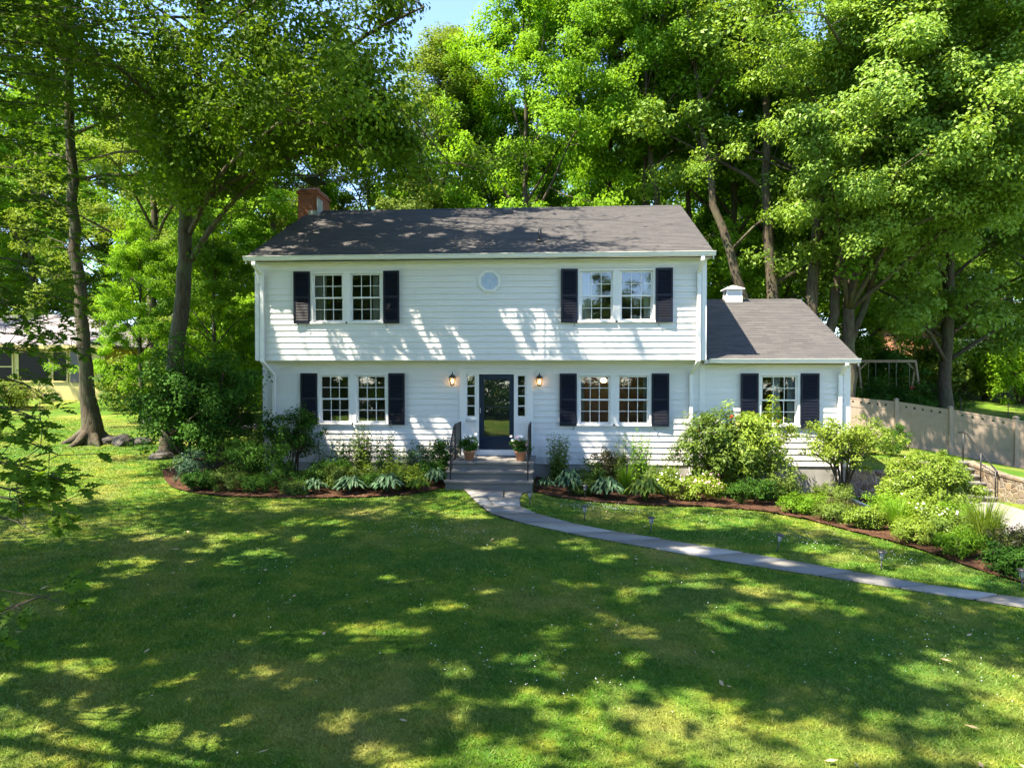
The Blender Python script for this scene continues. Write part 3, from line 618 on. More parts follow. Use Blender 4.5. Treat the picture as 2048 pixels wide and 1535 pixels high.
# entrance: surround, sidelights, storm door
d0, d1 = DOORX; zb, zt = .384, 2.398
mb = MB(); y = -.03
for x0, x1 in ((DS[0], DS[0]+.165), (DS[1]-.165, DS[1])):
    mb.box(x0, x1, y-.02, .06, DS[2], 2.47)
mb.box(d0-.065, d0, y, .1, DS[2]+.03, 2.44); mb.box(d1, d1+.065, y, .1, DS[2]+.03, 2.44); mb.box(DS[0]+.165, DS[1]-.165, y-.004, .1, 2.41, 2.47)
mb.box(DS[0]-.05, DS[1]+.06, -.085, .02, 2.50, 2.545); mb.box(DS[0]-.03, DS[1]+.04, -.06, .03, 2.47, 2.499)
mb.box(d0-.03, d1+.03, -.10, .09, .235, .375); mb.build('door_surround', M['trim'], house)
sl = []
for x0, x1 in ((DS[0]+.165, d0-.065), (d1+.065, DS[1]-.165)):
    mb = MB(); ya = -.015; g0, g1 = x0+.04, x1-.05; z1 = 2.365; z0 = 1.285
    mb.box(x0, g0, ya, .08, DS[2]+.02, 2.409); mb.box(g1, x1, ya, .08, DS[2]+.02, 2.409); mb.box(g0, g1, ya+.001, .08, z1, 2.409)
    for k in range(1, 4): zz = z0+(z1-z0)*k/4; mb.box(g0, g1, ya+.008, .07, zz-.014, zz+.014)
    mb.box(g0, g1, ya+.001, .08, 1.08, z0); mb.box(g0, g1, ya+.02, .08, .40, 1.08); mb.box(g0, g1, ya+.001, .08, DS[2]+.02, .40)
    s = mb.build('sidelight', M['trim'], house); mb = MB(); mb.poly((g0,.03,z0),(g1,.03,z0),(g1,.03,z1),(g0,.03,z1)); mb.build('pane', M['glass'], s); sl.append((s, g0, g1))
room(DS[0]+.1, d0-.02, .2, 2.6, .0, 1.2, 'darkroom'); room(d1+.02, DS[1]-.1, .2, 2.6, .0, 1.2, 'darkroom')
s, g0, g1 = sl[0]; mb = MB(); mb.box(g0-.02, g1+.02, -.034, -.013, 1.13, 1.20); mb.build('mail_slot', M['lead'], s, bevel=.004); s['label'] = 'sidelight with the metal mail slot'
mb = MB(); mb.box(g0+.0, g1-.0, -.038, -.033, 1.15, 1.18); mb.build('mail_flap', M['trim'], s)
mb = MB(); gx0, gx1, gz0, gz1 = d0+.135, d1-.125, .735, 2.255; ya = -.01
mb.box(d0+.004, gx0, ya, .045, zb, zt); mb.box(gx1, d1-.004, ya, .045, zb, zt); mb.box(gx0, gx1, ya+.001, .045, zb, gz0); mb.box(gx0, gx1, ya+.001, .045, gz1, zt)
mb.box(gx0, gx1, ya+.01, .03, 1.505, 1.53)
door = mb.build('storm_door', M['navydoor'], house, bevel=.004)
mb = MB(); mb.poly((gx0,.015,gz0),(gx1,.015,gz0),(gx1,.015,gz1),(gx0,.015,gz1)); mb.build('pane', M['glass'], door)
mb = MB(); mb.box(d0+.03, d0+.05, -.035, -.01, 1.36, 1.5); mb.tube([(d0+.04,-.05,1.37),(d0+.04,-.05,1.49)], .009, 8); mb.build('door_handle', M['lead'], door)
mb = MB(); mb.box(d0, d1, .10, .14, .38, 2.40)
for a0, a1 in ((.11, .42), (.53, .84)):
    for b0, b1 in ((.6, 1.2), (1.36, 2.2)): mb.box(d0+a0, d0+a1, .088, .10, b0, b1)
mb.build('inner_door', M['navydoor'], door)
mb = MB(); kx = (d0+d1)/2; n = 18
mb.tube([(kx+.055*math.cos(2*math.pi*k/n), .075, 1.86+.055*math.sin(2*math.pi*k/n)) for k in range(n+1)], .012, 8); mb.lathe([(.02, 0), (.03, .03), (.012, .07), (.012, .11)], (kx, .075, 1.92), 8); mb.build('door_knocker', M['brass'], door, True)
# wall lanterns
def lantern(x, z):
    yb = -.11; mb = MB()
    mb.lathe([(.05, 0), (.05, .012)], (x, 0, 0), 12); mb.v = [(x+(p[0]-x), -.012-p[2], z+.04+p[1]) for p in mb.v]
    mb.tube([(x,-.02,z+.04),(x,-.07,z+.10),(x,yb,z+.15),(x,yb,z+.12)], .009, 8)
    c = (x, yb, z); mb.lathe([(.105, .02), (.10, .035), (.055, .085), (.03, .10), (.012, .13), (.016, .145), (.006, .175)], c, 8)
    mb.lathe([(.03, -.20), (.055, -.185), (.058, -.17)], c, 8)
    for k in range(8):
        a = 2*math.pi*k/8; mb.tube([(x+.052*math.cos(a), yb+.052*math.sin(a), z-.175), (x+.095*math.cos(a), yb+.095*math.sin(a), z+.025)], .005, 5)
    o = mb.build('wall_lantern', M['ptl'], house)
    mb = MB()
    for k in range(8):
        a, b = 2*math.pi*k/8, 2*math.pi*(k+1)/8
        mb.poly((x+.049*math.cos(a), yb+.049*math.sin(a), z-.172), (x+.049*math.cos(b), yb+.049*math.sin(b), z-.172), (x+.09*math.cos(b), yb+.09*math.sin(b), z+.022), (x+.09*math.cos(a), yb+.09*math.sin(a), z+.022))
    mb.build('lantern_glass', M['lglass'], o)
    mb = MB(); mb.lathe([(.008, -.13), (.024, -.10), (.028, -.07), (.018, -.03), (.005, -.01)], c, 10); mb.build('bulb', M['bulb'], o, True)
    l = bpy.data.lights.new('lantern_light', 'POINT'); l.energy = 2.4; l.color = (1, .55, .22); l.shadow_soft_size = .03
    lo = bpy.data.objects.new('lantern_light', l); COL.objects.link(lo); lo.location = (x, yb, z-.08)
lantern(5.265, 2.30); lantern(7.61, 2.285)
# electric meter box hidden low on the wall
mb = MB(); mb.box(8.75, 9.1, -.05, 0, -.3, -.12)
mb.build('crawl_vent', M['lead'], house)

# ---------------------------------------------------------------- front steps, railings, pots
steps = empty('entry_steps', (6.43, -1.2, -.36), 'bluestone front steps with black iron railings below the navy door', 'steps')
mb = MB(); SX0, SX1 = 5.36, 7.52; zl = .23; rise = (zl+.35)/3
for i, yf in enumerate((-1.5, -1.8, -2.1)):
    t = zl-i*rise
    mb.box(SX0+.03, SX1-.03, yf+.03, (-.025 if i == 0 else yf+.33), (-.6 if i == 2 else t-rise-.0), t-.052)
mb.box(SX0+.05, SX1-.05, -1.5, -.03, -.6, zl-.25); risers = mb.build('riser', M['bluestone'], steps)
mb = MB()
for i, (yf, yk) in enumerate(((-1.5, -.022), (-1.8, -1.472), (-2.1, -1.772))):
    t = zl-i*rise; cuts = [SX0, SX0+.75+.3*i, SX1] if i else [SX0, SX0+.62, SX0+1.5, SX1]
    for a, b in zip(cuts, cuts[1:]):
        mb.box(a+.002, b-.002, yf-.02, yk if i else -.72, t-.05, t)
        if not i: mb.box(a+.002, b-.002, -.716, yk, t-.05, t)
mb.build('tread', M['bluestone'], steps, bevel=.006)
def rail(x):
    mb = MB(); t = zl; z2 = zl-2*rise+.0
    top = [(x,-.12,t+.90),(x,-1.12,t+.90),(x,-1.32,t+.86),(x,-1.9,t+.45),(x,-1.97,t+.36),(x,-1.95,t+.29)]
    mb.tube(top, .019, 8); lowr = [(x,-.12,t+.12),(x,-1.12,t+.12),(x,-1.9,t-.28)]; mb.tube(lowr, .011, 6)
    mb.box(x-.016, x+.016, -.135, -.105, t, t+.9); mb.box(x-.016, x+.016, -1.135, -1.105, t, t+.89); mb.box(x-.016, x+.016, -1.915, -1.885, z2, t+.44)
    for k in range(1, 9): y = -.12-k*.111; mb.box(x-.006, x+.006, y-.006, y+.006, t+.12, t+.9)
    for k in range(1, 7): y = -1.12-k*.111; f = (-1.12-y)/.78; mb.box(x-.006, x+.006, y-.006, y+.006, t+.12-.4*f, t+.89-.44*f-.02)
    r = mb.build('railing', M['black'], steps)
    return r
rail(SX0+.13); rail(SX1-.14)

# ---------------------------------------------------------------- vegetation builders
def leaf_verts(P, nrm, L, asp, rng, fold=.18, droop=0.):
    """diamond leaves: P (N,3) bases, nrm (N,3), L (N,) length -> verts (4N,3)"""
    n = len(P); nrm = nrm/np.linalg.norm(nrm, axis=1, keepdims=True)
    t = rng.normal(size=(n, 3)); t[:,2] -= droop; d = t-nrm*(t*nrm).sum(1, keepdims=True); d /= np.linalg.norm(d, axis=1, keepdims=True)
    s = np.cross(nrm, d); L = L[:,None]; mid = P+d*L*.48
    return np.stack([P, mid+s*L*asp*.5+nrm*L*fold*.5, P+d*L-nrm*L*fold*.4, mid-s*L*asp*.5+nrm*L*fold*.5], 1).reshape(-1, 3)
def quads(n): return np.arange(4*n).reshape(n, 4)
OAKLOBE = np.array([(0,0),(.05,.12),(.14,.20),(.07,.27),(.24,.40),(.30,.50),(.10,.50),(.26,.70),(.16,.76),(.10,.74),(.12,.90),(0,1.)])
def lobed(P, nrm, L, rng, d0=None):
    """lobed oak leaves as fans; returns verts, triangles, per-face leaf index"""
    out = np.concatenate([OAKLOBE, OAKLOBE[-2:0:-1]*V(-1, 1)]); k = len(out); n = len(P); nrm = nrm/np.linalg.norm(nrm, axis=1, keepdims=True)
    t = rng.normal(size=(n, 3)) if d0 is None else d0+rng.normal(size=(n, 3))*.5; d = t-nrm*(t*nrm).sum(1, keepdims=True); d /= np.linalg.norm(d, axis=1, keepdims=True); s = np.cross(nrm, d)
    bend = -(out[:,1]**2)*.16+np.abs(out[:,0])*.25
    v = P[:,None]+(s[:,None]*out[None,:,0,None]+d[:,None]*out[None,:,1,None]+nrm[:,None]*bend[None,:,None])*L[:,None,None]
    c = P[:,None]+(d[:,None]*.5+nrm[:,None]*-.04)*L[:,None,None]
    v = np.concatenate([v, c], 1).reshape(-1, 3); f = np.array([(i, (i+1) % k, k) for i in range(k)])
    return v, (f[None]+(k+1)*np.arange(n)[:,None,None]).reshape(-1, 3), np.repeat(np.arange(n), k)
# openings in the canopies of the left trees: (x, y, z, radius) of the sun patches they let through
LIT = [(4.24,-4.58,-0.44,0.25),(3.77,-5.56,-0.46,0.17),(4.24,-6.26,-0.48,0.15),(5.59,-8.65,-0.55,0.10),(5.98,-8.88,-0.56,0.12),(7.16,-9.17,-0.60,0.09),(6.51,-9.86,-0.60,0.12),(6.77,-9.60,-0.60,0.11),(7.24,-6.63,-0.53,0.18),
 (6.89,-7.02,-0.53,0.08),(6.24,-4.57,-0.46,0.21),(6.50,-4.67,-0.47,0.14),(8.26,-8.66,-0.61,0.10),(8.61,-8.72,-0.62,0.09),(8.41,-6.36,-0.55,0.12),(8.55,-6.79,-0.56,0.15),(8.94,-7.23,-0.59,0.18),(5.69,-10.64,-0.60,0.08),
 (5.97,-10.60,-0.60,0.17),(6.07,-10.90,-0.61,0.13),(6.48,-10.75,-0.62,0.11),(6.36,-11.18,-0.63,0.11),(5.60,-11.43,-0.61,0.06),(8.02,-10.52,-0.66,0.13),(7.92,-11.04,-0.67,0.10),(7.76,-11.33,-0.67,0.14),(7.97,-11.47,-0.68,0.13),
 (8.17,-10.72,-0.67,0.08),(8.37,-10.23,-0.66,0.09),(8.75,-10.00,-0.66,0.14),(8.92,-10.20,-0.67,0.16),(9.13,-10.44,-0.69,0.13),(9.02,-9.09,-0.64,0.18),(9.28,-8.77,-0.64,0.16),(9.65,-8.25,-0.64,0.22),(6.98,-11.49,-0.65,0.10),
 (7.17,-11.69,-0.66,0.08),(7.99,-12.03,-0.70,0.11),(7.82,-12.12,-0.69,0.06),(8.44,-11.96,-0.71,0.07),(8.61,-11.84,-0.71,0.08),(8.82,-11.72,-0.72,0.07),(8.96,-11.08,-0.70,0.08),(6.75,-12.41,-0.67,0.05),(6.99,-12.13,-0.67,0.04),
 (7.11,-12.11,-0.67,0.05),(7.43,-12.24,-0.68,0.06),(6.23,-12.64,-0.66,0.05),(7.25,-12.58,-0.69,0.05),(6.82,-13.25,-0.69,0.14),(7.60,-13.01,-0.71,0.14),(7.75,-13.14,-0.72,0.11),(7.43,-13.16,-0.71,0.07),(7.93,-12.89,-0.72,0.09),
 (8.26,-12.57,-0.72,0.17),(8.54,-12.35,-0.73,0.14),(8.63,-12.85,-0.75,0.19),(8.84,-12.89,-0.76,0.19),(9.05,-12.25,-0.74,0.12),(8.40,-13.03,-0.74,0.12),(2.59,-11.83,-0.55,0.11),(2.60,-11.54,-0.55,0.08),(2.93,-11.98,-0.56,0.12),
 (3.15,-12.16,-0.57,0.08),(2.98,-11.58,-0.55,0.08),(3.09,-11.81,-0.56,0.11),(3.29,-12.01,-0.57,0.07),(3.35,-11.85,-0.57,0.05),(2.39,-11.96,-0.55,0.09),(3.55,-12.12,-0.58,0.05),(2.68,-12.29,-0.56,0.07),(3.91,-11.81,-0.58,0.04),
 (4.56,-11.79,-0.59,0.04),(4.83,-11.07,-0.58,0.10),(4.66,-11.19,-0.58,0.05),(5.21,-11.15,-0.60,0.11),(5.26,-10.83,-0.59,0.05),(5.01,-11.90,-0.61,0.05),(5.21,-11.89,-0.61,0.04),(4.46,-12.12,-0.60,0.04),(4.32,-12.30,-0.60,0.07),
 (4.84,-12.46,-0.62,0.06),(3.17,-12.75,-0.58,0.10),(3.67,-12.60,-0.59,0.06),(3.47,-12.85,-0.59,0.05),(3.55,-12.79,-0.59,0.05),(4.17,-12.72,-0.60,0.07),(4.16,-12.91,-0.61,0.08),(4.06,-12.98,-0.61,0.05),(4.03,-13.09,-0.61,0.04),
 (3.71,-13.04,-0.60,0.05),(3.95,-13.23,-0.61,0.07),(4.02,-13.40,-0.62,0.08),(4.07,-13.30,-0.61,0.06),(3.44,-13.22,-0.60,0.06),(4.50,-13.15,-0.62,0.04),(4.67,-13.15,-0.63,0.07),(4.41,-13.26,-0.62,0.07),(4.53,-13.41,-0.63,0.07),
 (4.77,-13.28,-0.64,0.05),(4.78,-12.79,-0.62,0.04),(5.23,-12.89,-0.64,0.05),(5.29,-12.82,-0.64,0.04),(5.22,-13.16,-0.65,0.05),(5.17,-13.26,-0.65,0.04),(5.19,-13.44,-0.65,0.06),(4.83,-13.53,-0.64,0.05),(3.91,-13.60,-0.62,0.17),
 (5.47,-12.03,-0.62,0.04),(1.96,-10.29,-0.51,0.17),(2.17,-10.29,-0.51,0.09),(1.87,-9.61,-0.50,0.14),(2.58,-9.67,-0.51,0.12),(1.96,-8.95,-0.49,0.13),(1.79,-9.10,-0.49,0.07),(1.42,-9.66,-0.49,0.08),(10.86,-3.18,-0.60,0.22),
 (10.58,-4.77,-0.60,0.18),(11.26,-4.49,-0.62,0.22),(11.97,-4.12,-0.64,0.23),(13.35,-4.07,-0.68,0.25),(12.78,-2.78,-0.65,0.16),(12.67,-5.99,-0.68,0.20),(13.00,-6.62,-0.69,0.20),(12.97,-7.04,-0.70,0.20),(12.58,-6.98,-0.69,0.12),
 (14.10,-7.16,-0.72,0.27),(14.23,-7.51,-0.73,0.22),(13.67,-7.59,-0.72,0.19),(13.34,-7.45,-0.71,0.17),(14.35,-7.76,-0.74,0.15),(10.49,-6.51,-0.62,0.24),(11.73,-7.01,-0.67,0.21),(12.85,-7.96,-0.71,0.20),(10.03,-8.26,-0.65,0.21),
 (10.33,-8.31,-0.66,0.15),(10.75,-7.91,-0.66,0.20),(11.02,-8.36,-0.68,0.16),(11.16,-8.56,-0.69,0.17),(11.30,-9.10,-0.71,0.12),(10.49,-9.21,-0.69,0.15),(10.05,-9.65,-0.69,0.14),(10.44,-9.64,-0.70,0.13),(10.08,-10.10,-0.71,0.09),
 (10.62,-9.74,-0.71,0.10),(10.77,-9.89,-0.72,0.08),(11.79,-8.76,-0.71,0.11),(12.00,-9.14,-0.73,0.12),(12.78,-8.28,-0.72,0.15),(12.97,-8.48,-0.73,0.10),(12.66,-10.58,-0.80,0.12),(12.10,-10.94,-0.80,0.13),(12.18,-11.09,-0.81,0.11),
 (12.87,-10.89,-0.82,0.09),(12.96,-11.04,-0.83,0.12),(12.64,-11.58,-0.85,0.12),(11.67,-11.98,-0.84,0.10),(11.10,-12.09,-0.82,0.07),(10.54,-12.39,-0.81,0.13),(10.46,-12.57,-0.81,0.11),(10.79,-12.55,-0.83,0.13),(10.24,-12.78,-0.81,0.13),
 (10.18,-12.34,-0.79,0.08),(9.68,-12.45,-0.78,0.12),(9.65,-11.91,-0.76,0.11),(9.58,-12.24,-0.76,0.10),(9.35,-11.91,-0.74,0.13),(9.28,-12.28,-0.75,0.16),(9.24,-12.71,-0.77,0.22),(9.44,-12.79,-0.78,0.17),(9.63,-12.92,-0.79,0.12),
 (11.77,-12.50,-0.86,0.20),(12.02,-12.44,-0.87,0.16),(1.59,-8.49,-0.47,0.22),(2.91,-8.24,-0.49,0.17),(2.56,-8.31,-0.49,0.09),(3.20,-7.65,-0.49,0.12),(3.64,-7.84,-0.50,0.13),(2.34,-7.58,-0.47,0.15),(2.54,-6.74,-0.46,0.16),
 (2.11,-6.87,-0.46,0.14),(3.39,-6.75,-0.47,0.16),(3.47,-8.54,-0.51,0.09),(1.11,-7.01,-0.44,0.14),(0.50,-6.62,-0.42,0.11),(2.27,-4.42,-0.43,0.17),(2.15,-3.68,-0.42,0.24),(-3.05,-2.25,-0.19,0.30),(-2.07,-2.90,-0.27,0.21),
 (-4.04,-2.44,-0.13,0.34),(-3.16,-1.20,-0.14,0.37),(-3.02,-0.50,-0.11,0.22),(-4.40,-1.49,-0.07,0.31),(-2.17,-4.95,-0.31,0.19),(-2.08,-1.99,-0.24,0.25),(-4.66,-0.54,-0.01,0.33),(-5.89,-0.62,0.06,0.41),(-4.48,-2.94,-0.12,0.36),
 (0.72,-0.46,3.86,0.12),(1.17,-0.46,3.19,0.13),(1.79,-0.46,3.19,0.13),(3.27,-0.46,3.85,0.07),(4.46,-0.46,3.71,0.09),(4.79,-0.46,3.18,0.10),(6.98,-0.46,3.63,0.11),(7.24,-0.46,3.04,0.10),(7.70,-0.46,3.56,0.15),
 (8.03,-0.46,3.04,0.13),(8.94,-0.46,3.30,0.12),(9.26,-0.46,2.97,0.10),(10.87,-0.46,3.68,0.22),(11.57,-0.46,4.19,0.40),(11.12,-0.46,3.03,0.25),(5.59,-0.46,3.18,0.06),(2.57,-0.46,3.05,0.06),(1.86,0.00,0.80,0.12),
 (3.04,0.00,0.61,0.15),(4.50,0.00,0.55,0.08),(4.91,0.00,1.16,0.09),(4.77,0.00,0.28,0.10),(8.90,0.00,0.64,0.14),(9.12,0.00,0.18,0.12),(10.35,0.00,0.52,0.13),(10.75,0.00,0.39,0.12),(11.14,0.00,0.39,0.12),
 (11.73,0.00,1.26,0.10),(3.81,0.00,0.34,0.07),(6.30,-0.60,0.23,0.20),(6.90,-0.90,0.23,0.12),(5.90,-2.60,-0.35,0.30),(12.40,-1.30,0.40,1.50),(13.60,-0.60,0.80,1.30),(15.30,-1.00,0.30,1.90),(16.50,-3.00,-0.60,2.30),
 (15.40,-5.00,-0.50,1.20),(13.90,-2.70,-0.60,0.90),(14.50,0.00,1.00,1.20),(17.50,0.00,-0.80,2.00),(19.00,-4.00,-1.20,2.40),(-12.00,5.00,0.40,4.50),(-16.00,9.00,0.80,5.00),(-10.00,11.00,0.80,4.00),(-7.30,2.00,0.30,0.70)]
LIT += [(4.80,2.51,7.09,0.50),(5.76,2.16,6.93,0.65),(6.68,1.94,6.82,0.70),(7.86,1.88,6.79,0.90),(9.01,1.27,6.51,1.00),(10.10,0.96,6.36,1.10),(11.16,0.65,6.22,1.00),(11.70,-0.40,5.72,0.80),(9.08,2.99,7.32,0.90),
 (10.60,2.89,7.27,0.90),(7.07,2.98,7.32,0.60),(10.49,-0.35,5.74,0.70),(11.55,2.24,6.96,0.90),(1.22,3.47,7.54,0.15),(0.71,2.56,7.12,0.16),(2.24,2.18,6.94,0.12),(3.00,1.05,6.40,0.11),(3.81,1.01,6.38,0.15),
 (0.81,1.42,6.58,0.12),(2.34,0.33,6.06,0.10),(3.95,2.09,6.89,0.15),(0.26,-0.15,5.84,0.15),(0.72,-0.08,5.87,0.12),(5.00,-0.48,5.68,0.10),(5.63,-0.28,5.77,0.10),(2.96,2.74,7.20,0.20),(4.61,0.97,6.36,0.15)]
LITA = np.array(LIT)
def sunlit_gap(P, grow=0.):
    """True where a leaf at P would stand in one of the sun shafts"""
    d = V(*SUN); out = np.zeros(len(P), bool); e1 = np.cross(d, (0, 0, 1)); e1 /= np.linalg.norm(e1); e2 = np.cross(d, e1)
    for x, y, z, r in LITA:
        q = P-V(x, y, z); t = q@d; w = q-t[:,None]*d; a = np.arctan2(w@e2, w@e1); ph = (x*7.3+y*3.1) % 6.28
        k = 1+.26*np.sin(2*a+ph)+.24*np.sin(3*a+ph*2.3)+.16*np.sin(5*a+ph*3.7)+.10*np.sin(9*a+ph*5.1); out |= ((w*w).sum(1) < ((r+grow)*k)**2) & (t < 0)
    return out
def clump_leaves(C, rad, per, rng, size, flat=.6, up=.9, out_c=None):
    """leaf points in clumps: C (K,3) centres, rad (K,)"""
    K = len(C); g = rng.normal(size=(K, per, 3)); g /= np.linalg.norm(g, axis=2, keepdims=True); rr = rng.random((K, per, 1))**.45
    off = g*rr*rad[:,None,None]; off[:,:,2] *= flat; P = (C[:,None]+off).reshape(-1, 3)
    nr = off/np.maximum(rad[:,None,None], 1e-3)*.8+rng.normal(size=off.shape)*.55; nr[:,:,2] += up; nr = nr.reshape(-1, 3)
    if out_c is not None: o = P-out_c; nr += .5*o/np.maximum(np.linalg.norm(o, axis=1, keepdims=True), .1)
    return P, nr, rng.uniform(.7, 1.25, len(P))*size
def curve_pts(a, b, n, rng, wob=.06, sag=0.):
    a = V(*a); b = V(*b); L = np.linalg.norm(b-a); t = np.linspace(0, 1, n)[:,None]; p = a+(b-a)*t
    w = rng.normal(size=(n, 3))*wob*L; w[0] = 0; p = p+np.cumsum(w, 0)*.35*np.sin(np.pi*np.minimum(t, .85))
    p[:,2] -= (sag*L*np.sin(np.pi*t[:,0])); return p
def tree_geometry(seed, trunks, crown_r, base_t, n_limb, clump_r, per, leaf, asp=.62, limb_up=.35, extra=(), top_fill=True, twig_r=.012, flat=.6, cull=None, sub=5, gaps=False):
    """trunks: list of (points, radii). Returns MB of wood and leaf arrays."""
    rng = np.random.default_rng(seed); wood = MB(); C = []; 
    for pts, rad in trunks:
        pts = np.array(pts, float); m = len(pts)
        s = np.linspace(0, m-1, m*3); P = np.stack([np.interp(s, np.arange(m), pts[:,i]) for i in range(3)], 1); Rr = np.interp(s, np.arange(m), rad)
        P[1:] += rng.normal(size=P[1:].shape)*V(.03, .03, 0); wood.tube(P, list(Rr), 10)
        H0, H1 = P[0,2], P[-1,2]; nl = max(1, n_limb//len(trunks))
        limbs = []
        for i in range(nl):
            t = base_t+(1-base_t)*(i+rng.random()*.8)/nl; z = H0+(H1-H0)*t; k = np.argmin(np.abs(P[:,2]-z)); a = i*2.399+rng.uniform(-.5, .5)
            prof = math.sin(math.pi*min(1, .18+.82*(t-base_t)/(1-base_t)))**.7*.9+.22; L = crown_r*prof*rng.uniform(.75, 1.15); el = limb_up+.75*(t-base_t)/(1-base_t)+rng.uniform(-.15, .2)
            limbs.append((P[k], P[k]+L*V(math.cos(a)*math.cos(el), math.sin(a)*math.cos(el), math.sin(el)), Rr[k]*rng.uniform(.38, .6)))
        if top_fill: limbs.append((P[-1], P[-1]+V(rng.normal()*.6, rng.normal()*.6, crown_r*.55), Rr[-1]))
        for a, b, r0 in limbs: _limb(wood, C, a, b, r0, rng, clump_r, twig_r, sub)
    for pts, r0 in extra:
        pts = np.array(pts, float); s = np.linspace(0, len(pts)-1, len(pts)*3); P = np.stack([np.interp(s, np.arange(len(pts)), pts[:,i]) for i in range(3)], 1)
        wood.tube(P, list(np.linspace(r0, r0*.22, len(P))), 7)
        for i in range(len(P)//3, len(P), 1):
            _limb(wood, C, P[i], P[i]+rng.normal(size=3)*V(1, 1, .45)*clump_r*1.7+V(0, 0, clump_r*.5), r0*.2, rng, clump_r, twig_r, 3)
    C = np.array(C); 
    if cull is not None: C = C[cull(C)]
    rad = clump_r*rng.uniform(.55, 1.25, len(C)); cen = C.mean(0)
    Pl, nr, L = clump_leaves(C, rad, per, rng, leaf, flat, out_c=cen)
    rn = np.repeat(rng.random(len(C)), per)*.6+rng.random(len(Pl))*.4
    if gaps: k = ~(sunlit_gap(Pl, .12) & (rng.random(len(Pl)) < .97)); Pl, nr, L, rn = Pl[k], nr[k], L[k], rn[k]
    v = leaf_verts(Pl, nr, L, asp, rng, droop=.5); return wood, v, rn, C
def _limb(wood, C, a, b, r0, rng, cr, tw, sub):
    L = np.linalg.norm(V(*b)-V(*a)); P = curve_pts(a, b, 6, rng, .05, -.06); wood.tube(P, list(np.linspace(r0, max(tw, r0*.2), 6)), 6)
    C.append(P[-1]); n = sub
    for j in range(n):
        t = .3+.7*(j+rng.random())/n; i = min(4, int(t*5)); p = P[i]+(P[i+1]-P[i])*(t*5-i); d = (P[-1]-P[0])/max(L, .01)
        q = p+(d*.5+rng.normal(size=3)*V(.8, .8, .5)+V(0, 0, .12))*L*.38*(1.15-.5*t); Q = curve_pts(p, q, 4, rng, .06)
        wood.tube(Q, list(np.linspace(max(tw, r0*.3), tw*.6, 4)), 5); C.append(Q[-1]); C.append(Q[2]+rng.normal(size=3)*.25*cr)
        e = Q[-1]+rng.normal(size=3)*V(1, 1, .6)*cr*1.1; C.append(e); wood.tube([Q[2], e], [tw*.8, tw*.4], 4, False)
def make_tree(name, loc, label, cat, geo, leaf_m, bark_m, group=None, local=True):
    wood, v, rnd, _ = geo; t = empty(name, loc, label, cat, group)
    off = V(*loc) if local else V(0, 0, 0)
    wood.v = [tuple(V(*p)+off) for p in wood.v]; wood.build('trunk', M[bark_m], t, True)
    arr_mesh('crown', v+off, quads(len(v)//4), M[leaf_m], t, rnd); return t
def copy_tree(src, loc, rz, sc, label=None, leaf_m=None, group=None):
    r = src.copy(); COL.objects.link(r); r.location = loc; r.rotation_euler = (0, 0, rz); r.scale = sc if isinstance(sc, tuple) else (sc,)*3
    if label: r['label'] = label
    if group: r['group'] = group
    for ch in list(src.children):
        c = ch.copy(); COL.objects.link(c); c.parent = r
        if leaf_m and ch.name.startswith('crown'):
            c.material_slots[0].link = 'OBJECT'; c.material_slots[0].material = M[leaf_m]
    return r

# ---------------------------------------------------------------- trees of the wood behind the house
def trunk_line(h, lean, r, seed, bend=.5):
    rng = np.random.default_rng(seed); n = 7; t = np.linspace(0, 1, n); x = lean[0]*t*h+np.cumsum(rng.normal(size=n))*bend*.22; y = lean[1]*t*h+np.cumsum(rng.normal(size=n))*bend*.22
    x -= x[0]; y -= y[0]; z = t*h-.4; return np.stack([x, y, z], 1), [r*1.35]+list(r*(1-.78*t[1:]))
GW = 'trees of the wood behind the house'
proto = {}
def wood_proto(key, seed, h, r, lean, cr, bt, nl, clr, per, leaf, multi=None, **kw):
    tr = [trunk_line(h, lean, r, seed)] if not multi else [trunk_line(h*f, (lx, ly), rr, seed+i) for i, (f, lx, ly, rr) in enumerate(multi)]
    if multi:
        for i, (p, _) in enumerate(tr): p[:,0] += (i-len(multi)/2)*.34; p[:,1] += (i % 2)*.5-.25
    return tree_geometry(seed, tr, cr, bt, nl, clr, per, leaf, **kw)
GEO = {'oakform': wood_proto('oakform', 11, 17, .30, (.02, 0), 6.0, .22, 20, .74, 190, .145),
       'mapleform': wood_proto('mapleform', 12, 16, .26, (-.02, .01), 5.2, .16, 22, .72, 190, .145, asp=.8),
       'slimform': wood_proto('slimform', 13, 19, .20, (.04, 0), 3.9, .30, 17, .70, 180, .14, limb_up=.6),
       'poleform': wood_proto('poleform', 17, 21, .19, (-.025, .01), 4.3, .56, 22, .70, 180, .14, limb_up=.5),
       'multiform': wood_proto('multiform', 14, 17, .24, (0, 0), 4.6, .34, 24, .76, 190, .145, multi=[(1, -.13, .02, .19), (.95, -.05, -.05, .24), (1.05, .03, .03, .22), (.9, .16, -.04, .2), (.8, .3, .02, .15)], limb_up=.5)}
SRC = {}
def wtree(kind, px, d, sc, rz, label, leaf, bark='bark', zoff=0.):
    x, y = at(px, d); loc = (x, y, tz(x, y)+zoff)
    if kind not in SRC:
        SRC[kind] = make_tree('wood_tree', (0, 0, 0), label, 'tree', GEO[kind], leaf, bark, GW)
        o = SRC[kind]; o.location = loc; o.rotation_euler = (0, 0, rz); o.scale = (sc if isinstance(sc, tuple) else (sc,)*3)
        ORG[o.name] = V(0, 0, 0); return o
    return copy_tree(SRC[kind], loc, rz, sc, label, leaf, GW)
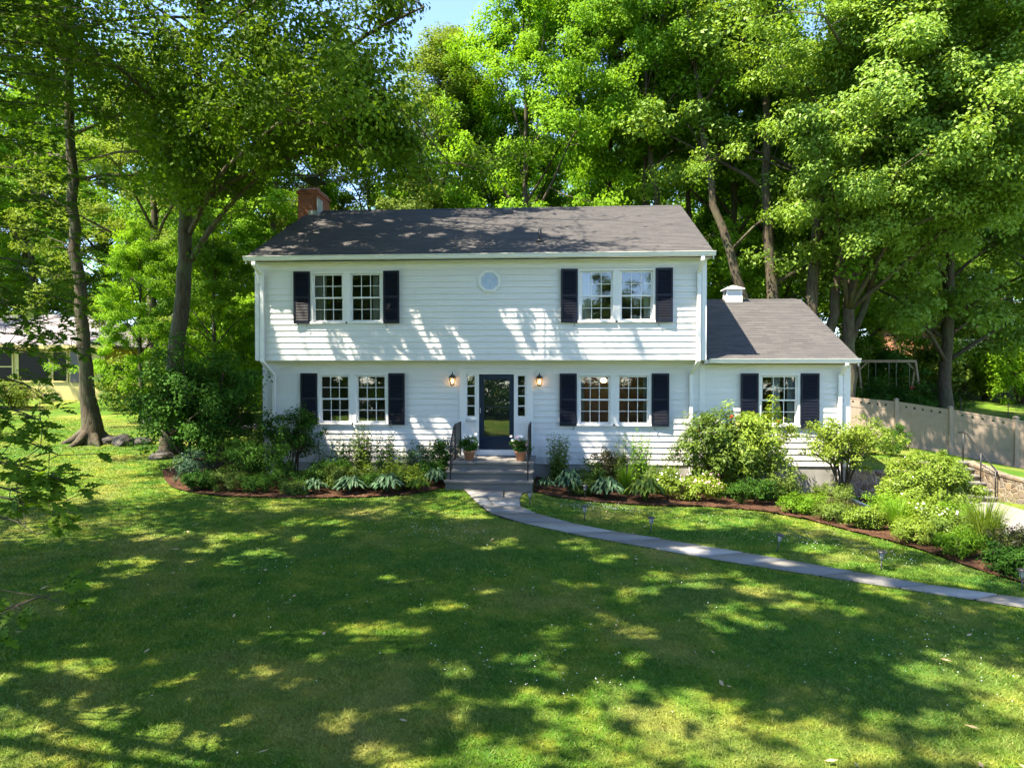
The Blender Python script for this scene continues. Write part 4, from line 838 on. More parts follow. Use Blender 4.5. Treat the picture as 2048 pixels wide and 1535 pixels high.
# first row, close behind the house
wtree('poleform', 1325, 31.5, (1.15, 1.15, 1.), .3, 'tall tree with the thick sunlit trunk rising behind the right end of the main roof', 'maple', 'barkdark')
wtree('poleform', 1272, 32.5, (.95, .95, .96), 2.0, 'slender dark trunked tree behind the main roof, just left of the thick sunlit trunk', 'maple', 'barkdark')
wtree('poleform', 1222, 33.5, (.9, .9, .92), 4.6, 'slender leaning tree behind the roof, directly above the vent pipe', 'bright')
wtree('poleform', 1396, 33, (1, 1, .94), 5.4, 'slim tree just right of the main roof ridge end', 'maple')
wtree('mapleform', 1052, 34, (.92, .92, 1.18), .9, 'bright yellow green maple, the brightest crown, above the middle of the main roof', 'bright')
wtree('multiform', 1605, 28.2, (1.35, 1.3, 1.15), .0, 'many stemmed tree behind the cupola with trunks fanning out from one base', 'gloss')
wtree('mapleform', 1560, 37, 1.1, 1.2, 'maple standing farther back, behind the many stemmed tree', 'maple')
wtree('oakform', 2010, 52, 1.2, .8, 'maple toned oak farther back at the upper right, above the back lawn', 'maple')
wtree('mapleform', 1890, 30.5, (1.1, 1.1, 1.12), 3.9, 'glossy leaved tree in the upper right whose low boughs hang over the tan fence', 'gloss')
wtree('oakform', 2090, 33, 1.05, 4.0, 'leafy oak cut by the right picture edge', 'gloss')
wtree('mapleform', 1470, 34, (1.05, 1.05, 1.12), 3.3, 'full maple between the main roof end and the many stemmed tree', 'maple')
wtree('slimform', 880, 38, (1.15, 1.15, .97), 1.1, 'feathery olive green tree left of the bright maple, below the open patch of sky', 'olive')
wtree('mapleform', 735, 36, (.9, .9, .82), 5.0, 'lower round headed tree right behind the brick chimney', 'olive')
wtree('slimform', 985, 37, (1, 1, .84), 3.0, 'slim tree with a pale forked trunk behind the middle of the ridge', 'maple')
wtree('mapleform', 560, 33, (.9, .9, .86), 2.4, 'dense maple filling the gap left of the brick chimney', 'bright')
wtree('mapleform', 470, 30, (.62, .62, .6), 1.9, 'small bright understorey maple beside the left wall of the house', 'bright')
wtree('mapleform', 930, 43, (.95, .95, .98), 2.6, 'olive toned round crowned tree farther back in the dip of the canopy', 'olive')
wtree('oakform', 1300, 45, 1.05, 1.7, 'broad leafy tree behind the row of slender dark trunks', 'maple')
wtree('oakform', 300, 34, (.95, .95, .85), 5.7, 'dark trunked tree seen between the two big left trunks', 'olive', 'barkdark')
wtree('mapleform', 60, 44, 1.05, .5, 'tree rising behind the cream neighbouring house', 'bright')
wtree('oakform', -150, 40, 1.1, 2.9, 'tree beside the cream neighbouring house at the far left edge', 'maple')
wtree('slimform', 1975, 46, (1.3, 1.3, 1.05), 2.7, 'tree with a leaning brown trunk beside the basketball backboard', 'maple')
wtree('mapleform', 1700, 49, (1.1, 1.1, 1.05), 4.4, 'dark maple behind the timber swing set', 'maple')
rw = random.Random(5)
FAR = 'tall leafy tree deep in the wood on the slope far behind the house'
for i in range(34):
    d = (46, 56, 68, 84)[i % 4]+rw.uniform(-3, 4); px = -250+2550*(i+.5)/34+rw.uniform(-60, 60)
    if px < 1100 and d < 50 and 600 < px: d += 8
    k = rw.choice(['oakform', 'mapleform', 'mapleform', 'oakform']); s = rw.uniform(1.0, 1.3)
    hz = 1.0 if px > 1080 else (.72 if px > 620 else .80)
    t = wtree(k, px, d, (s, s, s*hz*rw.uniform(.9, 1.1)), rw.uniform(0, 6.28), FAR, rw.choice(['maple', 'olive', 'maple', 'oak', 'bright'])); t['group'] = 'far trees on the wooded slope'
# trees across the street, seen only as reflections in the panes
for i, (x, y, s) in enumerate(((-14,-52,1.0),(-3,-58,1.15),(7,-58,.5),(34,-60,1.0),(27,-54,1.1),(-24,-46,1.0),(38,-48,1.0))):
    c = copy_tree(SRC['mapleform' if i % 2 else 'oakform'], (x, y, tz(x, y)), i*1.3, s, 'tree across the street mirrored in the window panes', 'maple', 'trees across the street')

for i in range(13):
    x = -32+i*6.3; c = copy_tree(SRC['mapleform' if i % 2 else 'multiform'], (x, -40-3*(i % 3), tz(x, -42)-3.5), i*1.9, (1.1, 1.1, .82 if 3 < x < 28 else .78), 'tree across the street mirrored in the window panes', 'oak', 'trees across the street')
def right_oak():
    x, y = at(1692, 27.8); z = tz(x, y); tp = [(x,y,z-.3),(x+.05,y,z+2),(x+.1,y+.1,z+5),(x+.45,y+.1,z+8),(x+.9,y,z+11.5),(x+1.1,y-.1,z+15),(x+1.2,y-.2,z+18)]
    ex = [([V(*tp[k]), V(*tp[k])*.45+V(*e)*.55+V(0,0,.9), V(*e)], .11) for k, e in ((3,(17.9,4.2,10.4)),(2,(20.4,5.2,7.6)),(3,(22.6,4.6,11.2)),(4,(16.2,3.4,13.4)),(2,(24.2,6.4,8.2)),(4,(20.,3.2,14.)),(5,(23.5,3.4,15.5)),(5,(17.6,2.6,16.5)),(3,(26,6.6,11.5)),(4,(25.5,8,13.5)),(2,(19,4.5,9)),(3,(21.5,6,9.5)),(4,(18.5,3.2,12.5)),(4,(22.8,3,13)),(3,(20.8,4,11.5)),(2,(17.2,5.6,9.2)),(3,(24.6,5,10.4)),(3,(22.4,2.6,10.4)))]
    geo = tree_geometry(61, [(tp, [.36,.27,.22,.20,.16,.12,.06])], 5.6, .34, 20, .74, 170, .15, asp=.55, limb_up=.25, extra=ex, sub=6)
    make_tree('wood_tree', tp[0], 'wide glossy leaved oak spreading over the upper right, nearest tree behind the tan fence', 'tree', geo, 'gloss', 'bark', GW, local=False)
right_oak()
wtree('mapleform', 285, 27, (.40, .40, .40), 2.2, 'young bright maple filling the gap between the two big left trunks', 'bright')
wtree('mapleform', 430, 25.5, (.42, .42, .40), 4.1, 'young leafy maple between the right big trunk and the house wall', 'maple')
# ---------------------------------------------------------------- the two big trees left of the house and the oak over the lawn
def project(C):
    d = (C[:,1]-CAM[1])*math.cos(YAW)-(C[:,0]-CAM[0])*math.sin(YAW); lat = (C[:,0]-CAM[0])*math.cos(YAW)+(C[:,1]-CAM[1])*math.sin(YAW)
    return 1024+FPX*lat/np.maximum(d, .1), 746-FPX*(C[:,2]-CAM[2])/np.maximum(d, .1)
def roof_view(C):   # the boughs stay above the roof and clear of the chimney
    x, y = project(C); return ~((x > 1050-y*.5) & (y > -90) & (y < 280)) & ~((x > 430) & (y > 385)) & ~((x > 530) & (x < 700) & (y > 330))
def from_px(pts, d):
    return [at3(px, py, d+k) for px, py, k in pts]
g1 = at(185, 22)
tp = from_px([(186,888,0),(182,850,0),(176,780,0),(168,680,0),(160,560,0),(150,400,.1),(146,260,.2),(143,100,.3),(140,-120,.5),(138,-300,.6)], 22)
tp[0] = (tp[0][0], tp[0][1], tz(*g1)-.2)
geo = tree_geometry(31, [(tp, [.45,.30,.21,.19,.172,.15,.135,.12,.09,.05])], 5.6, .42, 18, .72, 95, .13, asp=.7, limb_up=.15, sub=6, gaps=True, extra=[([V(*tp[7]), V(*tp[7])*.5+V(*e)*.5+V(0,0,.7), V(*e)], .09) for e in ((-6.5,-3,11.5),(-5,-2.5,10.5),(-8,-3.5,12),(-4.6,-4,13.5),(-6,-4.5,14.5),(-7,-1.5,10))])
# root flare
for a, L in ((2.6,1.15),(3.5,.95),(4.5,.9),(5.6,.8),(.4,.9),(1.5,.8)):
    p = V(*tp[1]); q = V(p[0]+L*math.cos(a), p[1]+L*math.sin(a), 0); q[2] = tz(q[0], q[1])-.06; m = (p*.45+q*.55); m[2] = q[2]+.16
    geo[0].tube([p+V(0,0,-.02), (p+m)/2-V(0,0,.04), m, q], [.17,.16,.12,.03], 7)
make_tree('big_oak_tree', tuple(V(*tp[0])), 'big mossy trunked tree with flared roots on the lawn in front of the cream house', 'tree', geo, 'oak', 'bark', local=False)
tp = from_px([(340,905,0),(345,850,0),(350,720,0),(362,620,0),(371,520,0),(374,430,0),(391,330,0),(400,220,0),(404,60,0),(410,-120,.3),(415,-260,.5)], 21)
tp[0] = (tp[0][0], tp[0][1], tz(tp[0][0], tp[0][1])-.2)
ex = [(from_px([(374,440,0),(345,340,-.4),(325,270,-.6),(300,170,-1)], 21), .13), (from_px([(384,520,0),(425,455,-.6),(455,420,-1),(500,372,-1.6),(560,330,-2)], 21), .10), (from_px([(391,330,0),(425,265,-.6),(470,225,-1),(540,195,-1.5),(620,150,-2)], 21), .12),
      (from_px([(376,430,0),(470,360,-1.6),(590,315,-2.6),(700,290,-3.2),(800,315,-3.8),(900,330,-4.2)], 21), .09), (from_px([(396,260,0),(520,190,-2),(640,140,-3),(760,60,-4),(850,20,-4.6)], 21), .10), *[([V(*tp[8])+V(0, 0, dz), V(*tp[8])*.5+V(*e)*.5+V(0, 0, .8), V(*e)], .10) for e, dz in (((5.6,-3.3,14.8),.5),((3.4,-1.2,15.4),1.2),((2.4,1.9,15.2),.2),((.2,-4.2,14.6),.9),((4.8,-.6,16.4),1.6),((1.2,-1.8,16.8),2.),((4.4,-4.6,16.2),1.4))], (from_px([(380,470,0),(440,350,-2),(560,250,-4),(680,250,-5),(770,180,-6)], 21), .08)]
geo = tree_geometry(33, [(tp, [.38,.28,.23,.215,.20,.18,.155,.13,.10,.07,.04])], 5.4, .45, 20, .70, 88, .125, asp=.7, limb_up=.2, extra=ex, sub=6, gaps=True, cull=roof_view)
make_tree('big_oak_tree', tuple(V(*tp[0])), 'big forked trunk tree just left of the house, its long limbs reaching over the roof', 'tree', geo, 'oak', 'bark', local=False)
# the oak whose trunk stands left of the camera; its low branches enter the picture
def oak():
    rng = np.random.default_rng(41); bx, by = -3.6, -14.8; bz = tz(bx, by)
    tp = [(bx,by,bz-.2),(bx+.05,by,bz+1.2),(bx+.1,by+.1,bz+4),(bx+.3,by+.2,bz+7),(bx+.5,by+.3,bz+10.5),(bx+.9,by+.4,bz+14),(bx+1.2,by+.5,bz+17)]
    def cull(C):   # keep the air around the lens and the view to the house clear
        d = (C[:,1]-CAM[1])*math.cos(YAW)-(C[:,0]-CAM[0])*math.sin(YAW); lat = (C[:,0]-CAM[0])*math.cos(YAW)+(C[:,1]-CAM[1])*math.sin(YAW)
        pxs = 1024+FPX*lat/np.maximum(d, .1); pys = 746-FPX*(C[:,2]-CAM[2])/np.maximum(d, .1)
        return ~((d > .1) & (pys > -60) & (pys < 1600) & (pxs > np.where(d < 12, -120, 20)) & (pxs < 2150)) & (np.hypot(C[:,0]-CAM[0], C[:,1]-CAM[1]) > 2.2)
    ex = []
    for a, z0, L, dz in ((.35,4.6,9.5,2.6),(-.25,5.6,10.,3.5),(.95,5.2,9.5,2.2),(1.45,6.2,9.,2.8),(-.8,6.5,9.,3.),(.6,8.2,10.,4.5),(.05,9.0,10,5),(1.2,9.6,9,4.5),(2.1,7.,8,3),(3.,8,7,3)):
        p = V(bx+.1, by+.1, bz+z0); d = V(math.cos(a), math.sin(a), 0); L += 1.8
        pts = [p, p+d*L*.3+V(0,0,dz*.45), p+d*L*.62+V(0,0,dz*.8), p+d*L+V(0,0,dz)]; pa = np.array(pts); s_ = np.linspace(0, 3, 13); pa = np.stack([np.interp(s_, np.arange(4), pa[:,i]) for i in range(3)], 1)
        k = 13-int((~cull(pa)).sum()) if not cull(pa).all() else 13; bad = np.where(~cull(pa))[0]; k = bad[0] if len(bad) else 13
        if k >= 5: ex.append((pa[:k][::3] if k > 9 else pa[:k][::2], .11))
    for e in ((1,-11,9),(2.5,-13,10),(3,-10.5,11),(0,-9,10),(1.5,-8,12),(3.5,-8,12.5),(7,-13,9.5),(8.2,-14.4,11.5),(6,-11,9.4),(9,-12,12.5),(7,-16,11.4),(4.2,-17,10.5),(5,-13.6,8.6),(9.4,-10.2,12.8),(7.6,-9.6,11.6),(5.4,-9,10.6)):
        b = V(*tp[4 if e[2] > 10 else 3]); pa = np.stack([b+(V(*e)-b)*f+V(0,0,1.2*math.sin(math.pi*f)) for f in np.linspace(0, 1, 7)])
        if cull(pa).all(): ex.append((pa[::2], .07))
    geo = tree_geometry(43, [(tp, [.55,.42,.36,.32,.25,.16,.08])], 9.0, .38, 20, .85, 100, .15, limb_up=.12, extra=ex, sub=6, cull=cull, gaps=True)
    t = make_tree('lawn_oak_tree', (bx, by, bz), 'oak over the front lawn, its lobed leaf sprays hanging in at the left picture edge', 'tree', geo, 'oak', 'bark', local=False)
    # low drooping branch with big lobed leaves
    def spray(pts, r, k, size):
        wood = MB(); P, N, D, L = [], [], [], []
        pts = [V(*p) for p in pts]; s = np.linspace(0, len(pts)-1, 14); pa = np.array(pts); Q = np.stack([np.interp(s, np.arange(len(pts)), pa[:,i]) for i in range(3)], 1); wood.tube(Q, list(np.linspace(r, .003, len(Q))), 6)
        for _ in range(k):
            i = int(rng.uniform(4, len(Q)-.01)); tw = Q[i]+rng.normal(size=3)*V(.16, .16, .10); wood.tube([Q[i], tw], [.004, .002], 4, False)
            for _ in range(4):
                P.append(tw+rng.normal(size=3)*.02); o = tw-Q[i]+(Q[-1]-Q[0])*.15; D.append(o/np.linalg.norm(o)+V(0, 0, -.35)); N.append(V(rng.normal()*.35, rng.normal()*.35-.25, 1)); L.append(rng.uniform(.7, 1.15)*size)
        v, f, li = lobed(np.array(P), np.array(N), np.array(L), rng, np.array(D)); b = wood.build('low_branch', M['bark'], t, True); arr_mesh('leaves', v, f, M['oak'], b, rng.random(len(P))[li])
    S = lambda px, py, d: at3(px, py, d)
    spray([S(-260,1150,4.3), S(-80,1235,4.3), S(0,1222,4.3), S(60,1200,4.3), S(112,1186,4.3)], .012, 8, .14)
    for y0, x1, d, k in ((820,95,6.2,17),(880,115,6.,20),(930,120,5.8,20),(980,80,5.6,15),(1040,70,5.3,10),(700,120,7.,16),(640,120,7.5,30),(760,90,6.6,12),(580,160,8,30),(520,120,8,18),(1000,150,5.5,7),(610,90,7.2,26),(30,150,9.5,34),(90,230,10.5,40),(150,190,9.,36),(210,240,10.,40),(280,160,9.,36),(340,210,10.,38),(400,160,9.,34),(460,200,9.5,34),(120,330,12.,40),(40,360,12.,40),(20,480,13.,40),(250,330,12.,36),(670,170,8.4,26),(540,180,9,26)):
        spray([S(-300,y0-60,d), S(-120,y0-40,d), S(0,y0-5,d), S(x1*.5,y0+5,d), S(x1,y0+30,d)], .014, k, .15)
oak()

# ---------------------------------------------------------------- shrubs and bed plants
def shrub_geo(seed, rx, ry, h, z0, nstem, ncl, clr, per, leaf, asp=.45, up=.7, lean=(0, 0), stem_r=.014, spread=.25, fold=.15, lump=.2):
    """h overall height, crown from z0 up; returns wood MB and leaf verts (local coordinates)"""
    rng = np.random.default_rng(seed); C = []
    zc = (z0+h)/2; rz = (h-z0)/2; ph = rng.uniform(0, 6.28, 4)
    while len(C) < ncl:
        g = rng.normal(size=3); g /= np.linalg.norm(g); a = math.atan2(g[1], g[0]); k = 1+lump*math.sin(3*a+ph[0])*math.cos(2*g[2]*2+ph[1])+lump*.6*math.sin(5*a+ph[2]+3*g[2])
        r = (rng.random()**.33)*k*.92; C.append((g[0]*rx*r+lean[0]*(g[2]+1)*.5, g[1]*ry*r+lean[1]*(g[2]+1)*.5, max(.06, zc+g[2]*rz*r)))
    C = np.array(C); rad = clr*rng.uniform(.6, 1.3, ncl); P, nr, L = clump_leaves(C, rad, per, rng, leaf, .8, up, C.mean(0)); P[:,2] = np.maximum(P[:,2], .02)
    v = leaf_verts(P, nr, L, asp, rng, fold, .2); wood = MB()
    for i in range(nstem):
        a = 6.28*i/max(nstem, 1)+rng.uniform(-.4, .4); b = C[rng.integers(ncl)]; b0 = V(math.cos(a)*spread*rx*.4, math.sin(a)*spread*ry*.4, -.08); m = V(b[0]*.45+b0[0]*.5, b[1]*.45+b0[1]*.5, max(z0, b[2]*.5))
        wood.tube(curve_pts(b0, m, 4, rng, .05), list(np.linspace(stem_r, stem_r*.75, 4)), 5, False); wood.tube(curve_pts(m, b, 4, rng, .05), list(np.linspace(stem_r*.75, stem_r*.3, 4)), 5, False)
        for _ in range(2):
            c = C[rng.integers(ncl)]
            if np.hypot(*(c-m)[:2]) < rx*.8: wood.tube([m, (m+c)/2+V(0, 0, .04), c], [stem_r*.55, stem_r*.4, stem_r*.2], 4, False)
    return wood, v, np.repeat(rng.random(ncl), per)*.55+rng.random(len(P))*.45, C
def plant(name, xy, label, cat, geo, leaf, stem='stem', group=None, fl=None, dz=0., fsize=.024, parts=('stems', 'foliage')):
    z = tz(*xy)+.02+dz; loc = (xy[0], xy[1], z); t = empty(name, loc, label, cat, group); off = V(*loc); wood, v, rnd, C = geo
    if wood.v: wood.v = [tuple(V(*p)+off) for p in wood.v]; wood.build(parts[0], M[stem], t, True)
    arr_mesh(parts[1], v+off, quads(len(v)//4), M[leaf], t, rnd)
    if fl:
        m, k = fl; rng = np.random.default_rng(len(v)); top = C[C[:,2] > np.percentile(C[:,2], 30)]; Q = top[rng.integers(len(top), size=k)]+rng.normal(size=(k, 3))*.05+V(0, -.06, .07)
        blossoms('blossom', Q+off, fsize, M[m], t, rng)
    return t
def blossoms(name, Q, r, mat, parent, rng):
    k = len(Q); n = 5; vs_, fs = [], []
    for q in Q:
        nr = V(rng.normal()*.4, -.6+rng.normal()*.3, .8); nr /= np.linalg.norm(nr); u = np.cross(nr, (1, 0, .2)); u /= np.linalg.norm(u); w = np.cross(nr, u); a0 = rng.uniform(0, 6); s = r*rng.uniform(.7, 1.2)
        for j in range(n):
            a = a0+j*6.283/n; b = len(vs_); d = u*math.cos(a)+w*math.sin(a); e = np.cross(nr, d)
            vs_ += [q, q+d*s*.6+e*s*.42+nr*s*.15, q+d*s+nr*s*.05, q+d*s*.6-e*s*.42+nr*s*.15]; fs.append((b, b+1, b+2, b+3))
    return arr_mesh(name, np.array(vs_), fs, mat, parent)
def hosta_geo(seed, r, n, lw=.5, h=.32):
    rng = np.random.default_rng(seed); V_, F_, rn = [], [], []
    for i in range(n):
        t = i/n; a = i*2.399+rng.uniform(-.25, .25); reach = r*(.45+.65*t)*rng.uniform(.85, 1.1); z0 = h*(1.1-.55*t)*rng.uniform(.85, 1.1); u = V(math.cos(a), math.sin(a), 0); s = V(-u[1], u[0], 0); LL = r*.5; w = LL*lw*.5; b = len(V_)
        st = [(.0, .02, 0), (.30, .9, .25), (.55, 1.05, .95), (.8, .92, .8), (1.0, .62, .06)]
        for f, zf, wf in st:
            c = u*(.05*r+reach*f)+V(0, 0, z0*zf+.02)
            V_ += [c-s*w*wf+V(0, 0, .025*wf), c-V(0, 0, .018*wf), c+s*w*wf+V(0, 0, .025*wf)]
        for k in range(len(st)-1):
            for j in (0, 1): F_.append((b+3*k+j, b+3*k+j+1, b+3*k+j+4, b+3*k+j+3)); rn.append(rng.random() if j == 0 and k == 0 else (rn[-1] if rn else .5))
    return np.array(V_), np.array(F_), rn
def hosta(xy, r, n, label, leaf='hosta', seed=1, h=.32, lw=.5):
    loc = (xy[0], xy[1], tz(*xy)+.03); v, f, rn = hosta_geo(seed, r, int(n*2.3), lw, h)
    o = arr_mesh('hosta', v, f, M[leaf], rnd=rn, smooth=True); o.location = loc; ORG[o.name] = V(*loc)
    return tag(o, label, 'hosta', 'hostas along the bed edges')
def grass_clump_geo(seed, r, h, n, w=.006, arch=.5):
    rng = np.random.default_rng(seed); a = rng.uniform(0, 6.283, n); rr = r*np.sqrt(rng.random(n))*.5; H = h*rng.uniform(.6, 1.1, n); reach = r*rng.uniform(.2, 1, n)*arch; u = np.stack([np.cos(a), np.sin(a), 0*a], 1); s = np.stack([-np.sin(a), np.cos(a), 0*a], 1)
    P0 = u*rr[:,None]*.6; z = V(0, 0, 1); P1 = P0+u*reach[:,None]*.35+z*H[:,None]*.6; P2 = P0+u*reach[:,None]+z*H[:,None]*rng.uniform(.75, 1.05, n)[:,None]
    v = np.stack([P0-s*w, P0+s*w, P1+s*w*.9, P1-s*w*.9, P1-s*w*.9, P1+s*w*.9, P2+s*w*.15, P2-s*w*.15], 1).reshape(-1, 3)
    return v, quads(2*n), np.repeat(rng.random(n), 2)
def grass_clump(name, xy, label, cat, r, h, n, leaf, seed, w=.006, arch=.5, group=None):
    loc = (xy[0], xy[1], tz(*xy)+.02); v, f, rn = grass_clump_geo(seed, r, h, n, w, arch); o = arr_mesh(name, v, f, M[leaf], rnd=rn); o.location = loc; ORG[o.name] = V(*loc); return tag(o, label, cat, group)
def perennial_geo(seed, r, h, nstem, leaf, asp=.40, dens=26, lean=.25, low=.08):
    """upright leafy stems"""
    rng = np.random.default_rng(seed); wood = MB(); P, N, L, C = [], [], [], []; dens = int(dens*1.7); leaf *= 1.4; nstem = int(nstem*1.25)
    for i in range(nstem):
        a = rng.uniform(0, 6.283); b = V(math.cos(a), math.sin(a), 0)*r*.35*rng.random()**.5; hh = h*rng.uniform(.6, 1.05); e = b+V(math.cos(a)*lean*r*1.6*rng.random(), math.sin(a)*lean*r*1.6*rng.random(), hh); Q = curve_pts(b, e, 5, rng, .03); wood.tube(Q, list(np.linspace(.006, .002, 5)), 4, False); C.append(e)
        for k in range(dens):
            t = low+(1-low)*(k+rng.random())/dens; j = min(3, int(t*4)); p = Q[j]+(Q[j+1]-Q[j])*(t*4-j); ang = k*2.4+rng.uniform(-.4, .4); o = V(math.cos(ang), math.sin(ang), .15)*r*.32*(1.15-.75*t)*rng.uniform(.3, 1)
            P.append(p+o); N.append(V(math.cos(ang)*.5+rng.normal()*.3, math.sin(ang)*.5+rng.normal()*.3, 1)); L.append(leaf*rng.uniform(.65, 1.2)*(1.15-.5*t))
    P = np.array(P); v = leaf_verts(P, np.array(N), np.array(L), asp, rng, .12, .3); return wood, v, rng.random(len(P)), np.array(C)

# ---------------------------------------------------------------- left bed
SB = 'bed shrubs left of the steps'; SBR = 'bed shrubs right of the steps'
plant('bushy_tree', (-1.7,-.5), 'dark small tree with leaning stems in front of the left corner of the house', 'small tree', shrub_geo(51, 1.95, 1.6, 3.5, .45, 6, 190, .36, 80, .10, .6, lean=(-.3,.2), stem_r=.05, spread=.3, lump=.3), 'deep', 'barkdark')
plant('bushy_tree', (-2.6,1.6), 'loose dark sapling leafed to the ground between the two big left trunks', 'small tree', shrub_geo(52, 1.5, 1.3, 3.4, .9, 5, 70, .36, 60, .10, .6, stem_r=.035, lump=.35), 'oak', 'barkdark')
plant('low_shrub', (.35,-1.55), 'broad mid green shrub bulging in front of the house corner', 'shrub', shrub_geo(53, 1.15, .85, 1.25, .15, 6, 90, .2, 60, .075, .45), 'deep', group=SB)
plant('low_shrub', (-.95,-2.1), 'small grey green shrub at the left tip of the bed', 'shrub', shrub_geo(54, .5, .45, .8, .1, 5, 34, .15, 50, .06, .4), 'blue', group=SB)
plant('low_shrub', (.3,-2.75), 'low feathery green mound near the left bed edge', 'shrub', shrub_geo(55, .62, .4, .5, .02, 3, 46, .13, 80, .06, .2), 'rhodo', group=SB)
plant('low_shrub', (1.55,-2.3), 'wide low feathery green mound behind the leftmost hosta', 'shrub', shrub_geo(56, 1.0, .5, .48, .02, 3, 70, .14, 80, .06, .2), 'deep', group=SB)
plant('rhododendron', (1.05,-.62), 'rhododendron with bare spreading stems under the lower left window', 'shrub', shrub_geo(57, .98, .6, 1.82, .62, 11, 80, .19, 48, .10, .36, up=.9, stem_r=.018, spread=.35, lump=.3), 'deep')
plant('perennial', (1.95,-.75), 'wispy leafy stems beside the rhododendron', 'perennial', perennial_geo(58, .42, 1.1, 11, .085, dens=18, lean=.7), 'deep', 'gstem', 'leafy perennials by the wall')
plant('perennial', (2.55,-1.05), 'dark leafy perennial left of the tallest perennial', 'perennial', perennial_geo(59, .42, 1.15, 16, .085, dens=26), 'deep', 'gstem', 'leafy perennials by the wall')
plant('perennial', (3.05,-1.0), 'tallest leafy perennial, its tip under the lower left window', 'perennial', perennial_geo(60, .5, 1.5, 26, .09, dens=30), 'rhodo', 'gstem', 'leafy perennials by the wall')
plant('perennial', (3.62,-1.0), 'full leafy perennial right of the tallest one', 'perennial', perennial_geo(61, .45, 1.2, 20, .085, dens=28), 'deep', 'gstem', 'leafy perennials by the wall')
plant('perennial', (4.05,-1.15), 'sparse perennial with a single stem poking above the others', 'perennial', perennial_geo(62, .42, .98, 13, .08, dens=24, lean=.4), 'rhodo', 'gstem', 'leafy perennials by the wall')
plant('low_shrub', (4.42,-.75), 'bluish green rounded plant left of the steps', 'shrub', shrub_geo(63, .42, .38, .95, .1, 4, 46, .14, 60, .06, .3), 'blue', group=SB)
plant('low_shrub', (5.0,-.62), 'dark shrub with shoots right against the left railing', 'shrub', shrub_geo(64, .42, .36, 1.1, .1, 5, 44, .15, 50, .075, .4, lump=.35), 'deep', group=SB)
plant('low_shrub', (2.4,-1.8), 'dark green mass filling the bed behind the second hosta', 'shrub', shrub_geo(65, .75, .5, .62, .05, 4, 60, .16, 55, .07, .4), 'deep', group=SB)
plant('low_shrub', (3.4,-1.95), 'olive green low shrub between the second and third hosta', 'shrub', shrub_geo(66, .5, .42, .55, .04, 4, 44, .14, 55, .065, .4), 'rhodo', group=SB)
plant('low_shrub', (4.4,-2.1), 'bright yellow green low shrub among the hostas left of the steps', 'shrub', shrub_geo(67, .52, .4, .55, .06, 4, 44, .14, 46, .085, .34, up=1.2), 'azalea', group=SB)
hosta((2.4,-2.8), .33, 22, 'leftmost small blue hosta in the left bed', seed=1, h=.27)
hosta((3.22,-2.72), .42, 32, 'second blue hosta from the left, largest of the left bed', seed=2)
hosta((4.12,-2.68), .42, 32, 'third blue hosta from the left, below the sparse perennial', seed=3, h=.36)
hosta((4.82,-2.5), .32, 22, 'pale green hosta in front of the bright yellow green shrub', 'azalea', 4, .27)
hosta((5.08,-1.75), .36, 26, 'blue hosta touching the left side of the steps', seed=5, h=.34)
# ---------------------------------------------------------------- right bed
plant('perennial', (8.1,-.55), 'cone shaped leafy perennial just right of the steps', 'perennial', perennial_geo(71, .5, 1.25, 24, .085, dens=28), 'rhodo', 'gstem', 'leafy perennials by the wall')
hosta((7.82,-1.6), .26, 12, 'few leaved hosta at the foot of the steps, right side', seed=6, h=.24)
hosta((8.38,-1.95), .42, 30, 'dark upright hosta behind the lone black stake in the bed', seed=7, h=.5, lw=.42)
hosta((9.25,-2.22), .46, 34, 'spreading hosta in the middle of the right bed', seed=8, h=.4)
hosta((10.15,-2.35), .5, 34, 'large leaved hosta at the lawn edge below the tall airy perennials', 'rhodo', 9, .48, .5)
plant('low_shrub', (8.95,-1.15), 'loose light green plant between two hostas in the right bed', 'shrub', shrub_geo(72, .45, .4, .72, .05, 5, 46, .14, 46, .07, .4), 'rhodo', group=SBR)
plant('low_shrub', (9.45,-.45), 'dark purplish shrub against the foundation', 'shrub', shrub_geo(73, .46, .4, 1.05, .1, 5, 50, .15, 52, .065, .45), 'purple', group=SBR)
plant('perennial', (9.72,-.75), 'thin airy perennial beside the dark purplish shrub', 'perennial', perennial_geo(74, .3, 1.55, 9, .07, dens=26), 'rhodo', 'gstem', 'leafy perennials by the wall')
plant('perennial', (10.22,-.75), 'tall bright perennial reaching toward the lower right window', 'perennial', perennial_geo(75, .48, 1.55, 24, .075, dens=32), 'maple', 'gstem', 'leafy perennials by the wall')
grass_clump('fern', (9.75,-1.5), 'arching fern fronds leaning over the mulch', 'fern', .45, .75, 160, 'maple', 76, .011)
grass_clump('fern', (10.85,-1.15), 'grassy light green clump left of the big rhododendron', 'fern', .6, .75, 300, 'azalea', 77, .008)
plant('low_shrub', (10.75,-1.9), 'small white flowering shrub behind the large leaved hosta', 'shrub', shrub_geo(78, .42, .36, .7, .05, 4, 46, .13, 50, .06, .42), 'azalea', group=SBR, fl=('whitefl', 22))
plant('low_shrub', (11.45,-2.0), 'low pink flowering shrub in front of the big rhododendron', 'shrub', shrub_geo(79, .7, .48, .62, .04, 5, 80, .14, 50, .06, .42), 'azalea', group=SBR, fl=('pinkfl', 40))
plant('rhododendron', (12.0,-1.05), 'big rhododendron, left half of the pair below the wing window', 'shrub', shrub_geo(80, .98, .9, 2.2, .12, 9, 190, .21, 52, .105, .36, up=.9, stem_r=.022, lump=.25), 'rhodo', fl=('redfl', 10), fsize=.03)
plant('rhododendron', (13.0,-.95), 'big rhododendron, right taller half of the pair below the wing window', 'shrub', shrub_geo(81, 1.0, .9, 2.45, .12, 9, 190, .21, 52, .105, .36, up=.9, stem_r=.022, lump=.3), 'azalea', fl=('redfl', 8), fsize=.03)
